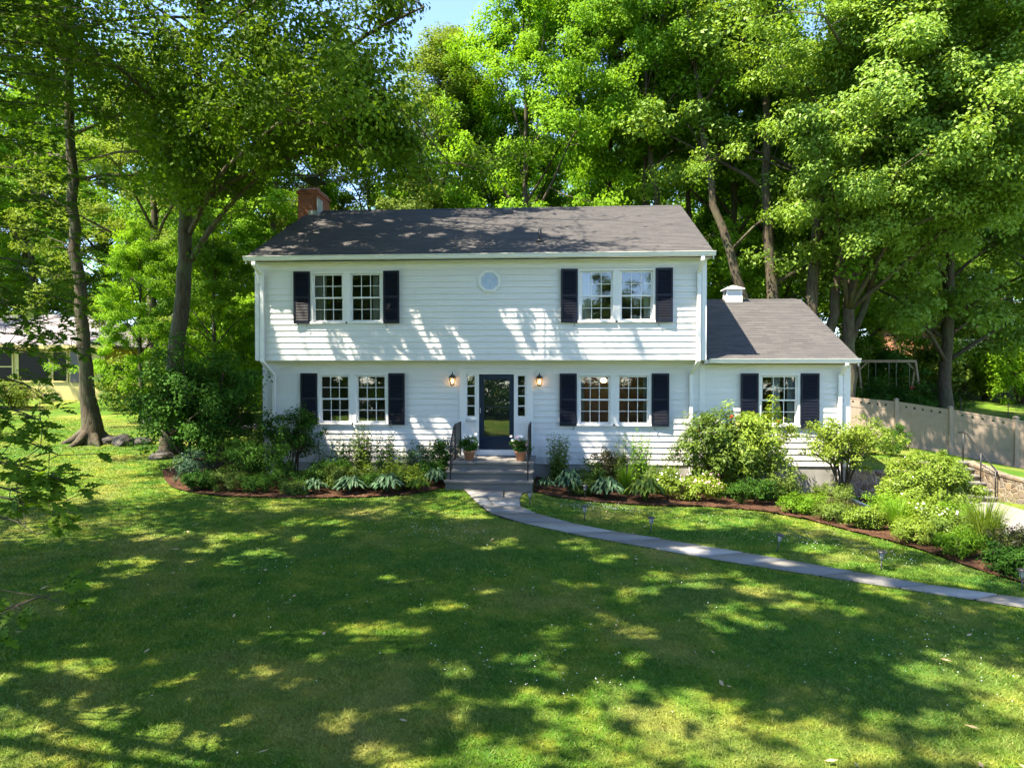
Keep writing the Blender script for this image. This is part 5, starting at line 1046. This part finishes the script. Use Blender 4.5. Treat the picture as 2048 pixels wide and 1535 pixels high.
plant('low_shrub', (13.45,-1.5), 'low spreading shrub at the right foot of the rhododendron pair', 'shrub', shrub_geo(82, .62, .5, .95, .05, 5, 70, .16, 46, .07, .42), 'rhodo', group=SBR)
plant('low_shrub', (12.7,-2.1), 'dark low shrub under the rhododendron pair at the lawn edge', 'shrub', shrub_geo(83, .75, .45, .6, .04, 5, 70, .14, 50, .06, .42), 'deep', group=SBR)
plant('bushy_tree', (15.15,-.95), 'open multi stemmed azalea tree at the right corner of the wing', 'small tree', shrub_geo(84, 1.08, .8, 2.05, .9, 9, 150, .17, 52, .075, .45, stem_r=.035, spread=.3, lump=.45), 'azalea', 'bark')
plant('azalea_bush', (16.45,-2.35), 'large rounded bright yellow green azalea beside the driveway', 'shrub', shrub_geo(85, 1.14, 1.0, 2.0, .1, 8, 260, .17, 80, .075, .45, up=1.0, stem_r=.02, lump=.08), 'azalea', fl=('whitefl', 14))
plant('low_shrub', (13.75,-2.75), 'small grassy tuft of shrub on the mulch slope, nearest the rhododendrons', 'shrub', shrub_geo(86, .36, .3, .42, .03, 3, 30, .12, 44, .06, .25), 'maple', group=SBR)
plant('low_shrub', (14.25,-3.3), 'brownish low shrub on the mulch slope', 'shrub', shrub_geo(87, .4, .34, .42, .03, 6, 30, .12, 40, .055, .35), 'purple', group=SBR)
plant('low_shrub', (14.85,-3.9), 'green shrub on the mulch slope above the lawn edge curve', 'shrub', shrub_geo(88, .5, .45, .62, .03, 5, 50, .14, 48, .06, .3), 'maple', group=SBR)
grass_clump('ornamental_grass', (14.75,-4.75), 'fountain of fine green grass in front of the azalea', 'ornamental grass', .5, .7, 420, 'maple', 89, .005, .8)
plant('low_shrub', (15.3,-4.7), 'pale flowered low shrub in front of the large azalea', 'shrub', shrub_geo(90, .6, .5, .6, .04, 5, 60, .14, 48, .06, .4), 'azalea', group=SBR, fl=('whitefl', 26))
plant('low_shrub', (15.15,-5.6), 'leafy low shrub near the right picture edge, left of the fine grass', 'shrub', shrub_geo(91, .5, .45, .55, .04, 5, 56, .14, 48, .06, .35), 'rhodo', group=SBR)
grass_clump('ornamental_grass', (15.75,-5.75), 'tall fine grass with airy tips against the driveway', 'ornamental grass', .6, 1.0, 480, 'azalea', 92, .005, .8)
plant('low_shrub', (15.75,-6.7), 'twiggy dark shrub at the right picture edge', 'shrub', shrub_geo(93, .55, .5, .62, .05, 10, 60, .14, 36, .05, .4), 'purple', group=SBR)
for i, (x, y, r, h, c) in enumerate(((18.85,4.3,.55,1.0,'deep'),(18.0,4.7,.5,.85,'rhodo'))):
    plant('boxwood', (x, y), ('round clipped boxwood on the terrace nearest the stone stairs', 'boxwood half hidden behind the multi stemmed azalea')[i], 'shrub', shrub_geo(95+i, r, r, h, .02, 4, 90, .12, 70, .045, .6), c, group='boxwoods on the terrace')
rb = random.Random(9)
for i, (x, y, r, h, lf, lb) in enumerate(((-.35,-2.72,.42,.42,'deep','low dark mound at the left bed edge, nearest the small grey green shrub'),(.95,-2.8,.42,.4,'deep','low dark mound between the feathery mounds of the left bed'),(2.0,-2.9,.3,.26,'rhodo','small green tuft left of the leftmost blue hosta'),(2.85,-2.1,.45,.5,'rhodo','leafy green filler behind the first two hostas'),(3.7,-2.35,.32,.36,'deep','dark green filler between the second and third hosta'),(5.0,-1.2,.35,.55,'deep','dark filler plant behind the hosta by the steps'),
    (8.7,-1.9,.3,.34,'rhodo','small green plant right of the black stake light'),(10.6,-1.1,.42,.62,'rhodo','leafy filler left of the grassy light green clump'),(13.35,-3.05,.34,.34,'maple','low green tuft at the lawn edge, first one right of the rhododendrons'),(13.9,-3.75,.36,.36,'rhodo','low green tuft on the slope edge, second one right of the rhododendrons'),(14.3,-4.4,.38,.42,'azalea','yellow green tuft on the slope edge before the fountain of fine grass'),(14.65,-5.5,.4,.42,'azalea','yellow green tuft below the fountain of fine grass'),(15.0,-6.4,.42,.45,'maple','green tuft at the bed edge near the right picture edge'),(15.25,-7.3,.4,.4,'deep','dark tuft at the bed edge behind the last path light'),
    (15.6,-3.4,.5,.6,'azalea','yellow green filler left of the large azalea'),(16.1,-4.4,.55,.7,'maple','green filler in front of the large azalea, beside the drive'),(14.5,-2.1,.42,.5,'rhodo','green filler under the open multi stemmed azalea'),(16.3,-5.6,.5,.6,'rhodo','green filler at the drive edge behind the tall fine grass'))):
    plant('low_shrub', (x, y), lb, 'shrub', shrub_geo(110+i, r*1.2, r*1.02, h*1.1, .03, 4, 60, .12, 60, .06, rb.choice([.3, .4, .25])), lf, group=SB if x < 6 else SBR)
# ---------------------------------------------------------------- flower pots on the landing
def pot(x, y, label, seed, pink):
    t = empty('flower_pot', (x, y, zl), label, 'flower pot', 'flower pots on the landing'); mb = MB()
    mb.lathe([(.10, 0), (.145, .20), (.165, .20), (.17, .25), (.15, .25), (.145, .22), (.01, .215)], (x, y, zl), 20); mb.build('pot', M['clay'], t, True)
    w, v, rn, C = shrub_geo(seed, .26, .23, .40, .02, 5, 40, .10, 40, .055, .5, stem_r=.005); o = V(x, y, zl+.2); w.v = [tuple(V(*p)+o) for p in w.v]; w.build('stems', M['gstem'], t, True); arr_mesh('foliage', v+o, quads(len(v)//4), M['deep'], t, rn)
    rng = np.random.default_rng(seed); k = 16; Q = C[rng.integers(len(C), size=k)]+rng.normal(size=(k, 3))*.04+V(0, -.05, .10); blossoms('blossom', Q[:k-6]+o, .042, M['whitefl'], t, rng); blossoms('blossom', Q[k-6:]+o, .055, M['pinkfl' if pink else 'whitefl'], t, rng)
pot(5.86,-1.15, 'terracotta pot of white flowers left of the navy door', 101, False); pot(7.17,-1.2, 'terracotta pot with pink and white blooms right of the navy door', 102, True)
# ---------------------------------------------------------------- path lights
def path_light(x, y, label, tilt=(0, 0), s=1.):
    z = tz(x, y); t = empty('path_light', (x, y, z), label, 'path light', 'solar lights along the flagstone path'); mb = MB(); c = (x, y, z)
    mb.tube([(x,y,z-.08),(x,y,z+.19*s)], .011, 8); mb.build('stake', M['ptl'], t, True)
    mb = MB(); mb.lathe([(.018, .18*s), (.034, .195*s), (.045, .285*s), (.043, .288*s)], c, 14); mb.build('lens', M['lens'], t, True)
    mb = MB(); mb.lathe([(.05, .283*s), (.075, .288*s), (.078, .298*s), (.05, .318*s), (.02, .326*s)], c, 16); mb.build('cap', M['ptl'], t, True)
    for k in range(4):
        a = k*math.pi/2+.4; mb = MB(); mb.tube([(x+.036*math.cos(a), y+.036*math.sin(a), z+.195*s), (x+.05*math.cos(a), y+.05*math.sin(a), z+.286*s)], .004, 5); mb.build('rib', M['ptl'], t)
    t.rotation_euler = (tilt[0], tilt[1], 0)
for (x, y, tl), lb in zip(((7.5,-3.5,(0,0)),(8.65,-4.75,(0,0)),(9.86,-5.52,(0,R(3))),(11.92,-6.38,(R(2),R(12))),(13.28,-7.28,(0,R(2))),(14.95,-8.05,(0,0))),
    ('path light nearest the steps, beside the first flagstones','second path light from the steps, on the lawn strip','path light with a shiny cap where the path bends right','path light leaning over to the right','upright path light, second from the right picture edge','path light at the right picture edge below the twiggy shrub')):
    path_light(x, y, lb, tl)
t = path_light(8.75,-2.2, 'lone black stake light standing in the mulch of the right bed')
# ---------------------------------------------------------------- stone walls, stairs, handrail, fence on the right
def stone_wall(name, pts, ztops, zb, th, label):
    t = empty(name, (pts[0][0], pts[0][1], zb), label, 'stone wall'); mb = MB(); cap = MB()
    for (a, b), (z0, z1) in zip(zip(pts, pts[1:]), zip(ztops, ztops[1:])):
        d = V(b[0]-a[0], b[1]-a[1]); L = np.hypot(*d); d /= L; nn = V(-d[1], d[0])*th/2
        def pr(m, off, e, lo0, lo1, hi0, hi1):
            A = V(*a)-d*e; B = V(*b)+d*e; n2 = nn*(1+off)
            m.hexa([(*(A-n2),lo0),(*(B-n2),lo1),(*(B+n2),lo1),(*(A+n2),lo0),(*(A-n2),hi0),(*(B-n2),hi1),(*(B+n2),hi1),(*(A+n2),hi0)])
        pr(mb, 0, 0, zb, zb, z0-.06, z1-.06); k = max(1, int(L/.7))
        for i in range(k):
            f0, f1 = i/k, (i+1)/k; A = V(*a)+d*(L*f0+.004); B = V(*a)+d*(L*f1-.004); n2 = nn*1.12; za, zb2 = z0+(z1-z0)*f0, z0+(z1-z0)*f1
            cap.hexa([(*(A-n2),za-.06),(*(B-n2),zb2-.06),(*(B+n2),zb2-.06),(*(A+n2),za-.06),(*(A-n2),za),(*(B-n2),zb2),(*(B+n2),zb2),(*(A+n2),za)])
    mb.build('masonry', M['fieldstone'], t); cap.build('capstone', M['fieldstone'], t); return t
stone_wall('stone_wall', [(15.74,.86),(17.6,.88),(19.0,.9)], [-.20,-.22,-.24], -1.6, .32, 'low field stone retaining wall running from the wing corner to the stairs')
stone_wall('stone_wall', [(20.68,3.6),(20.68,1.8),(20.85,-2.0),(21.1,-6)], [-.24,-.40,-.46,-.60], -1.8, .34, 'brown field stone retaining wall right of the outdoor stairs')
st = empty('stone_stairs', (19.8, 2.6, -1.2), 'outdoor stone stairs climbing from the driveway to the terrace', 'stairs'); mb = MB(); tr = MB()
for i in range(6):
    y = 1.75+.29*i; z = -1.22+.162*(i+1); mb.box(19.18, 20.5, y+.02, 3.7, z-.24, z-.05); tr.box(19.16, 20.51, y-.02, y+.33, z-.05, z)
mb.box(18.98, 19.16, .9, 3.75, -1.6, -.26); mb.build('riser', M['fieldstone'], st); tr.build('tread', M['bluestone'], st, bevel=.008)
hr = empty('handrail', (20.42, 2.6, -1.2), 'thin black iron handrail on the stone stairs', 'handrail'); mb = MB()
mb.tube([(20.36,3.52,.62),(20.42,3.38,.64),(20.42,3.2,.62),(20.42,1.78,-.28),(20.42,1.70,-.32),(20.42,1.68,-.38)], .022, 8); mb.build('rail', M['black'], hr, True)
for y, z0, z1 in ((3.36, -.3, .63), (2.45, -.78, .14), (1.76, -1.1, -.29)):
    mb = MB(); mb.tube([(20.42,y,z0),(20.42,y,z1)], .02, 8); mb.build('post', M['black'], hr, True)
fe = empty('vinyl_fence', (21, 8.1, -.3), 'tan vinyl privacy fence with small square holes along its top', 'fence')
FX = lambda s: (21-2.92*s, 8.1+1.79*s)
ss = [1.70, 1.15, .625, .095, -.41, -.97, -1.5, -2.03, -2.56]
def ftop(s): return 1.36+.27*s if s > 0 else 1.36+.535*s
for i, s in enumerate(ss):
    x, y = FX(s); z = ftop(s); mb = MB(); mb.box(x-.065, x+.065, y-.065, y+.065, tz(x, y)-.3, z+.07); h = .085
    mb.hexa([(x-h,y-h,z+.07),(x+h,y-h,z+.07),(x+h,y+h,z+.07),(x-h,y+h,z+.07),(x-.02,y-.02,z+.13),(x+.02,y-.02,z+.13),(x+.02,y+.02,z+.13),(x-.02,y+.02,z+.13)]); mb.build('post', M['fence'], fe)
    if i+1 < len(ss):
        s1 = ss[i+1]; p0 = V(*FX(s)); p1 = V(*FX(s1)); d = p1-p0; L = np.hypot(*d); d /= L; n = V(-d[1], d[0]); mb = MB()
        def bd(u0, u1, b0, b1, t0, t1, th):
            A, B = p0+d*u0, p0+d*u1; q = n*th/2; mb.hexa([(*(A-q),b0),(*(B-q),b1),(*(B+q),b1),(*(A+q),b0),(*(A-q),t0),(*(B-q),t1),(*(B+q),t1),(*(A+q),t0)])
        zt = lambda u: ftop(s)+(ftop(s1)-ftop(s))*u/L
        zg = lambda u: zt(u)-1.66
        k = int(L/.15); u = .06; wv = (L-.12)/k
        for j in range(k):
            bd(u+j*wv+.004, u+(j+1)*wv-.004, zg(u+j*wv), zg(u+(j+1)*wv), zt(u+j*wv)-.33, zt(u+(j+1)*wv)-.33, .03)
        bd(.06, L-.06, zg(0)+.1, zg(L)+.1, zt(0)-.34, zt(L)-.34, .02)
        bd(.06, L-.06, zt(.06)-.36, zt(L)-.36, zt(.06)-.26, zt(L)-.26, .055); bd(.06, L-.06, zt(.06)-.05, zt(L)-.05, zt(.06), zt(L), .055); bd(.06, L-.06, zg(0), zg(L), zg(0)+.14, zg(L)+.14, .056)
        nh = 6
        for j in range(nh):
            a0 = .06+(L-.12)*j/nh+(.035 if j else 0); a1 = .06+(L-.12)*(j+1)/nh-(.035 if j < nh-1 else 0); bd(a0, a1, zt(a0)-.19, zt(a1)-.19, zt(a0)-.12, zt(a1)-.12, .034)
        bd(.06, L-.06, zt(.06)-.26, zt(L)-.26, zt(.06)-.19, zt(L)-.19, .034); bd(.06, L-.06, zt(.06)-.12, zt(L)-.12, zt(.06)-.05, zt(L)-.05, .034)
        mb.build('panel', M['fence'], fe)
# ---------------------------------------------------------------- back yard on the right: swing set, hoop, stakes, far brick house, hedge shrubs
def swing():
    d = 40.; p0 = V(*at3(1715, 722, d)); p1 = V(*at3(1832, 722, d)); zg = lambda p: tz(p[0], p[1]); t = empty('swing_set', (p0[0], p0[1], zg(p0)), 'weathered timber swing set under the trees behind the tan fence', 'swing set')
    mb = MB(); mb.bar(p0, p1, .10, .15); mb.build('beam', M['wood'], t)
    for p, s in ((p0, -1), (p1, 1)):
        for dy in (-.75, .75):
            mb = MB(); q = V(p[0], p[1]+dy, zg(p)-.1); mb.bar(p+V(-s*.05, 0, -.02), q, .11, .11); mb.build('leg', M['wood'], t)
        mb = MB(); mb.bar(p+V(-s*.55, 0, -.03), p+V(0, 0, -.6), .08, .08); mb.build('brace', M['wood'], t)
    for f, red in ((.25, 0), (.6, 0), (.95, 1)):
        c = p0+(p1-p0)*f; L = 1.75; mb = MB(); mb.box(c[0]-.2, c[0]+.2, c[1]-.1, c[1]+.1, c[2]-L-.03, c[2]-L+(.3 if red else .02)); se = mb.build('swing_seat', M['red' if red else 'black'], t, bevel=.04 if red else .008)
        for sx in (-.2, .2): mb = MB(); mb.tube([c+V(sx, 0, -.05), c+V(sx, 0, -L)], .012, 5); mb.build('chain', M['lead'], se)
swing()
def hoop():
    d = 50.; x, y = at(1940, d); z = tz(x, y); t = empty('basketball_hoop', (x, y, z), 'basketball backboard frame standing before the orange brick house', 'basketball hoop'); zc = at3(1940, 692, d)[2]; mb = MB(); mb.tube([(x,y+.5,z-.1),(x,y+.5,zc-.9),(x,y+.1,zc)], .06, 8); mb.build('pole', M['black'], t)
    mb = MB(); w, h = .8, .5
    mb.box(x-w, x+w, y-.02, y+.02, zc-h, zc-h+.05); mb.box(x-w, x+w, y-.02, y+.02, zc+h-.05, zc+h); mb.box(x-w, x-w+.05, y-.019, y+.019, zc-h+.05, zc+h-.05); mb.box(x+w-.05, x+w, y-.019, y+.019, zc-h+.05, zc+h-.05); bb = mb.build('backboard', M['lead'], t)
    mb = MB(); mb.bar((x-.5,y+.03,zc-.8), (x+.75,y+.03,zc+.3), .05, .05); mb.build('strut', M['black'], t); mb = MB(); mb.tube([(x+.22*math.cos(a/12*6.283), y-.28+.22*math.sin(a/12*6.283), zc-.35) for a in range(13)], .012, 5); mb.build('rim', M['cedar'], t)
    mb = MB(); mb.poly((x-w+.05,y,zc-h+.05),(x+w-.05,y,zc-h+.05),(x+w-.05,y,zc+h-.05),(x-w+.05,y,zc+h-.05)); mb.build('panel', M['glass'], bb)
hoop()
for px, y0, y1, lb in ((1922, 795, 826, 'thin dark garden stake on the sunny back lawn, the left one'), (2017, 803, 838, 'thin dark garden stake on the sunny back lawn, the right one')):
    x, y, zt = at3(px, y0, 31); z = min(tz(x, y), zt-.6); mb = MB(); mb.tube([(x,y,z-.1),(x,y,zt)], .02, 6); o = mb.build('garden_stake', M['black']); tag(o, lb, 'stake', 'stakes on the back lawn')
def box_house(name, px0, px1, d, zb_, zw, zr, depth, label, wall, roofm, wins=(), hip=0., ov=.4):
    (xa, ya), (xb, yb) = at(px0, d), at(px1, d); c = ((xa+xb)/2, (ya+yb)/2); t = empty(name, (c[0], c[1], zb_), label, 'house'); L = math.hypot(xb-xa, yb-ya); ux = V(xb-xa, yb-ya, 0)/L; n = V(-ux[1], ux[0], 0); o = V(xa, ya, 0)
    P = lambda u, v, z: o+ux*u+n*v+V(0, 0, z)
    def bx(mb, u0, u1, v0, v1, z0, z1): mb.hexa([P(u0,v0,z0),P(u1,v0,z0),P(u1,v1,z0),P(u0,v1,z0),P(u0,v0,z1),P(u1,v0,z1),P(u1,v1,z1),P(u0,v1,z1)])
    mb = MB(); bx(mb, 0, L, 0, depth, zb_-.6, zw); mb.build('wall', wall, t); mb = MB(); v = ov
    rr = [P(-v,-v,zw),P(L+v,-v,zw),P(L+v,depth+v,zw),P(-v,depth+v,zw)]; r0, r1 = P(hip,depth/2,zr), P(L-hip,depth/2,zr); b = [q+V(0,0,-.12) for q in rr]
    mb.poly(rr[0],rr[1],r1,r0); mb.poly(rr[1],rr[2],r1); mb.poly(rr[2],rr[3],r0,r1); mb.poly(rr[3],rr[0],r0); mb.poly(*b[::-1])
    for i in range(4): mb.poly(b[i], b[(i+1)%4], rr[(i+1)%4], rr[i])
    mb.build('roof', roofm, t); mb = MB(); bx(mb, -v-.03, L+v+.03, -v-.05, -v-.003, zw-.2, zw-.0); mb.build('fascia', M['cream'] if wall == M['cream'] else M['white'], t)
    for (u0, u1, z0, z1, kind) in wins:
        mb = MB()
        if kind == 'shutter': bx(mb, u0, u1, -.05, -.002, z0, z1); mb.build('shutter', M['ptl'], t); continue
        f = .07; bx(mb, u0, u1, -.05, -.002, z0, z0+f); bx(mb, u0, u1, -.05, -.002, z1-f, z1); bx(mb, u0, u0+f, -.049, -.002, z0+f, z1-f); bx(mb, u1-f, u1, -.049, -.002, z0+f, z1-f)
        if kind == 'hung': m_ = (z0+z1)/2; bx(mb, u0+f, u1-f, -.04, -.002, m_-.03, m_+.03)
        w = mb.build('window', M['cream'] if wall == M['cream'] else M['trim'], t); mb = MB(); bx(mb, u0+f, u1-f, -.02, -.003, z0+f, z1-f); mb.build('pane', M['darkpane'], w)
M['darkpane'] = plain('dark_window_pane', (.014, .011, .008), .4, .12)
zz = tz(*at(100, 35)); k = 35/FPX; u = lambda px: (px+240)*k; Z = lambda py: CAM[2]+(746-py)*k
box_house('cream_house', -240, 209, 35, tz(*at(180, 35)), Z(690), Z(615), 8.5, 'cream single storey neighbouring house with a grey hip roof at the left', M['cream'], M['brownroof'],
    [(u(-40), u(28), Z(764), Z(702), 'hung'), (u(36), u(101), Z(764), Z(702), 'pic'), (u(105), u(137), Z(764), Z(702), 'hung'), (u(142), u(162), Z(765), Z(703), 'shutter')], hip=3.2)
x, y = at(1950, 66); zg = tz(x, y)
box_house('orange_brick_house', 1830, 2075, 66, zg, CAM[2]+(746-650)/FPX*66, CAM[2]+(746-585)/FPX*66, 8, 'orange brick house glimpsed through the trees at the far right', M['orangebrick'], M['brownroof'], [(3.2,4.6,zg+2.2,zg+3.6,'hung'),(7.5,8.8,zg+2.2,zg+3.6,'hung')])
# hedge like shrubs behind the fence
BG = 'understorey shrubs behind the house'
def bgshrub(px, d, r, h, leaf, label, seed, src={}):
    x, y = at(px, d); key = seed % 3
    if key not in src:
        g_ = shrub_geo(200+key, 1.5, 1.4, 2.4, .15, 5, 120, .36, 60, .12, .5, stem_r=.03, lump=.35); src[key] = plant('wood_shrub', (x, y), label, 'shrub', g_, leaf, group=BG); o = src[key]
        o.rotation_euler = (0, 0, seed); o.scale = (r/1.5, r/1.5, h/2.4); return
    c = copy_tree(src[key], (x, y, tz(x, y)), seed*1.7, (r/1.5, r/1.5, h/2.4), label, None, BG)
    for ch in c.children:
        if ch.name.startswith('foliage'): ch.material_slots[0].link = 'OBJECT'; ch.material_slots[0].material = M[leaf]
bgshrub(1790, 31, 2.2, 2.3, 'deep', 'dark dense bush right behind the tan fence', 1)
bgshrub(1725, 30, 1.6, 1.9, 'deep', 'dark bush behind the fence next to the wing corner', 2)
bgshrub(1850, 33, 1.7, 1.8, 'deep', 'dark bush at the edge of the sunny back lawn', 3)
bgshrub(1890, 47, 3.4, 4.2, 'olive', 'tall loose bush below the orange brick house', 4)
bgshrub(1960, 50, 3.0, 3.2, 'deep', 'dark bush under the basketball backboard', 5)
bgshrub(2040, 44, 2.6, 4.2, 'bright', 'sunlit bush at the right picture edge above the back lawn', 6)
bgshrub(1760, 44, 2.8, 3.8, 'deep', 'dark bush behind the swing set', 7)
bgshrub(480, 27, 1.9, 4.4, 'bright', 'bright yellow green bush against the left end of the house', 8)
bgshrub(400, 33, 2.0, 3.2, 'maple', 'leafy bush before the orange deck railing', 9)
bgshrub(265, 31, 1.8, 2.6, 'olive', 'olive green bush before the black iron fence', 10)
bgshrub(20, 31, 1.3, 1.5, 'olive', 'rounded bush at the foot of the cream house', 11)
for i in range(24):
    px = -120+2300*(i+.5)/24+rw.uniform(-40, 40); d = 41+rw.uniform(-3, 9)
    if px < 330: d += 12
    if 1690 < px: d += 14
    bgshrub(px, d, rw.uniform(2.2, 3.4), rw.uniform(3, 5.5), rw.choice(['deep', 'maple', 'oak', 'olive']), 'shadowy shrub under the trees of the wood behind the house', 20+i)
for i in range(15):
    x = -30+i*5.1; c = copy_tree(bgshrub.__defaults__[0][i % 3], (x, -37-1.5*(i % 2), tz(x, -37)-.5), i*1.1, (2.6, 2.2, 1.7), 'tall hedge bush across the street mirrored in the lower panes', None, 'hedge across the street')
# black iron fence, orange deck rail, rocks on the left
def picket(name, px0, px1, d, h, mat, label, cat, gap, w, raise_=0.):
    a = V(*at(px0, d), 0); b = V(*at(px1, d), 0); L = np.linalg.norm(b-a); u_ = (b-a)/L; z = tz(*a[:2])+raise_; t = empty(name, (a[0], a[1], z), label, cat)
    mb = MB(); n = int(L/gap)
    for i in range(n+1): p = a+u_*min(L, i*gap); mb.box(p[0]-w/2, p[0]+w/2, p[1]-w/2, p[1]+w/2, z-.0, z+h)
    mb.build('picket', mat, t)
    for zz in (.12, h-.08): mb = MB(); mb.bar(a+V(0,0,z+zz), b+V(0,0,z+zz), w*1.6, .05); mb.build('rail', mat, t)
    for f in (0, .5, 1):
        p = a+(b-a)*f; mb = MB(); mb.box(p[0]-.05, p[0]+.05, p[1]-.05, p[1]+.05, tz(p[0],p[1])-.2, z+h+.06); mb.build('post', mat, t)
picket('iron_fence', 211, 330, 35.5, 1.25, M['black'], 'black iron picket fence beside the cream house', 'fence', .11, .02)
picket('deck_railing', 418, 524, 37, 1.5, M['cedar'], 'orange timber deck railing behind the bushes left of the house', 'deck railing', .16, .045, .5)
def rock(px, py, d, s, label, seed, lift=0.):
    import bmesh
    rng = np.random.default_rng(seed); x, y = at(px, d); z = tz(x, y); bm = bmesh.new(); bmesh.ops.create_icosphere(bm, subdivisions=3, radius=1)
    ax = rng.normal(size=(7, 3)); ax /= np.linalg.norm(ax, axis=1, keepdims=True)
    for v in bm.verts:
        c = V(*v.co); k = 1-.22*max(0, (ax@c).max()-.75)*3+.05*math.sin(7*c[0]+seed)*math.sin(6*c[1])+.03*math.sin(15*c[2]+9*c[1]); v.co = Vector(c*k*V(s, s*.8, s*.55))
    me = bpy.data.meshes.new('rock'); bm.to_mesh(me); bm.free(); o = link_mesh('rock', me, M['rock']); o.location = (x, y, z+s*.12+lift); o.rotation_euler = (0, 0, seed); ORG[o.name] = V(x, y, z); tag(o, label, 'rock', 'rocks round the big left tree')
rock(216, 868, 22.2, .42, 'pale upright rock wedged against the flared tree roots', 1); rock(247, 874, 22.1, .48, 'flat grey rock right of the tree roots', 2); rock(285, 878, 22.3, .34, 'smaller rock at the end of the rock row', 3); rock(322, 908, 20.2, .35, 'brown rock lying alone in the lawn before the small tree', 4); rock(300, 838, 27, .4, 'white boulder in the sun behind the big tree', 5); rock(505, 842, 26, .35, 'rock in a sun patch beside the left house wall', 6); rock(487, 848, 25.6, .25, 'small rock in the sun patch left of the house', 7)
print('blades', NBL, 'faces', sum(len(m.polygons) for m in bpy.data.meshes))
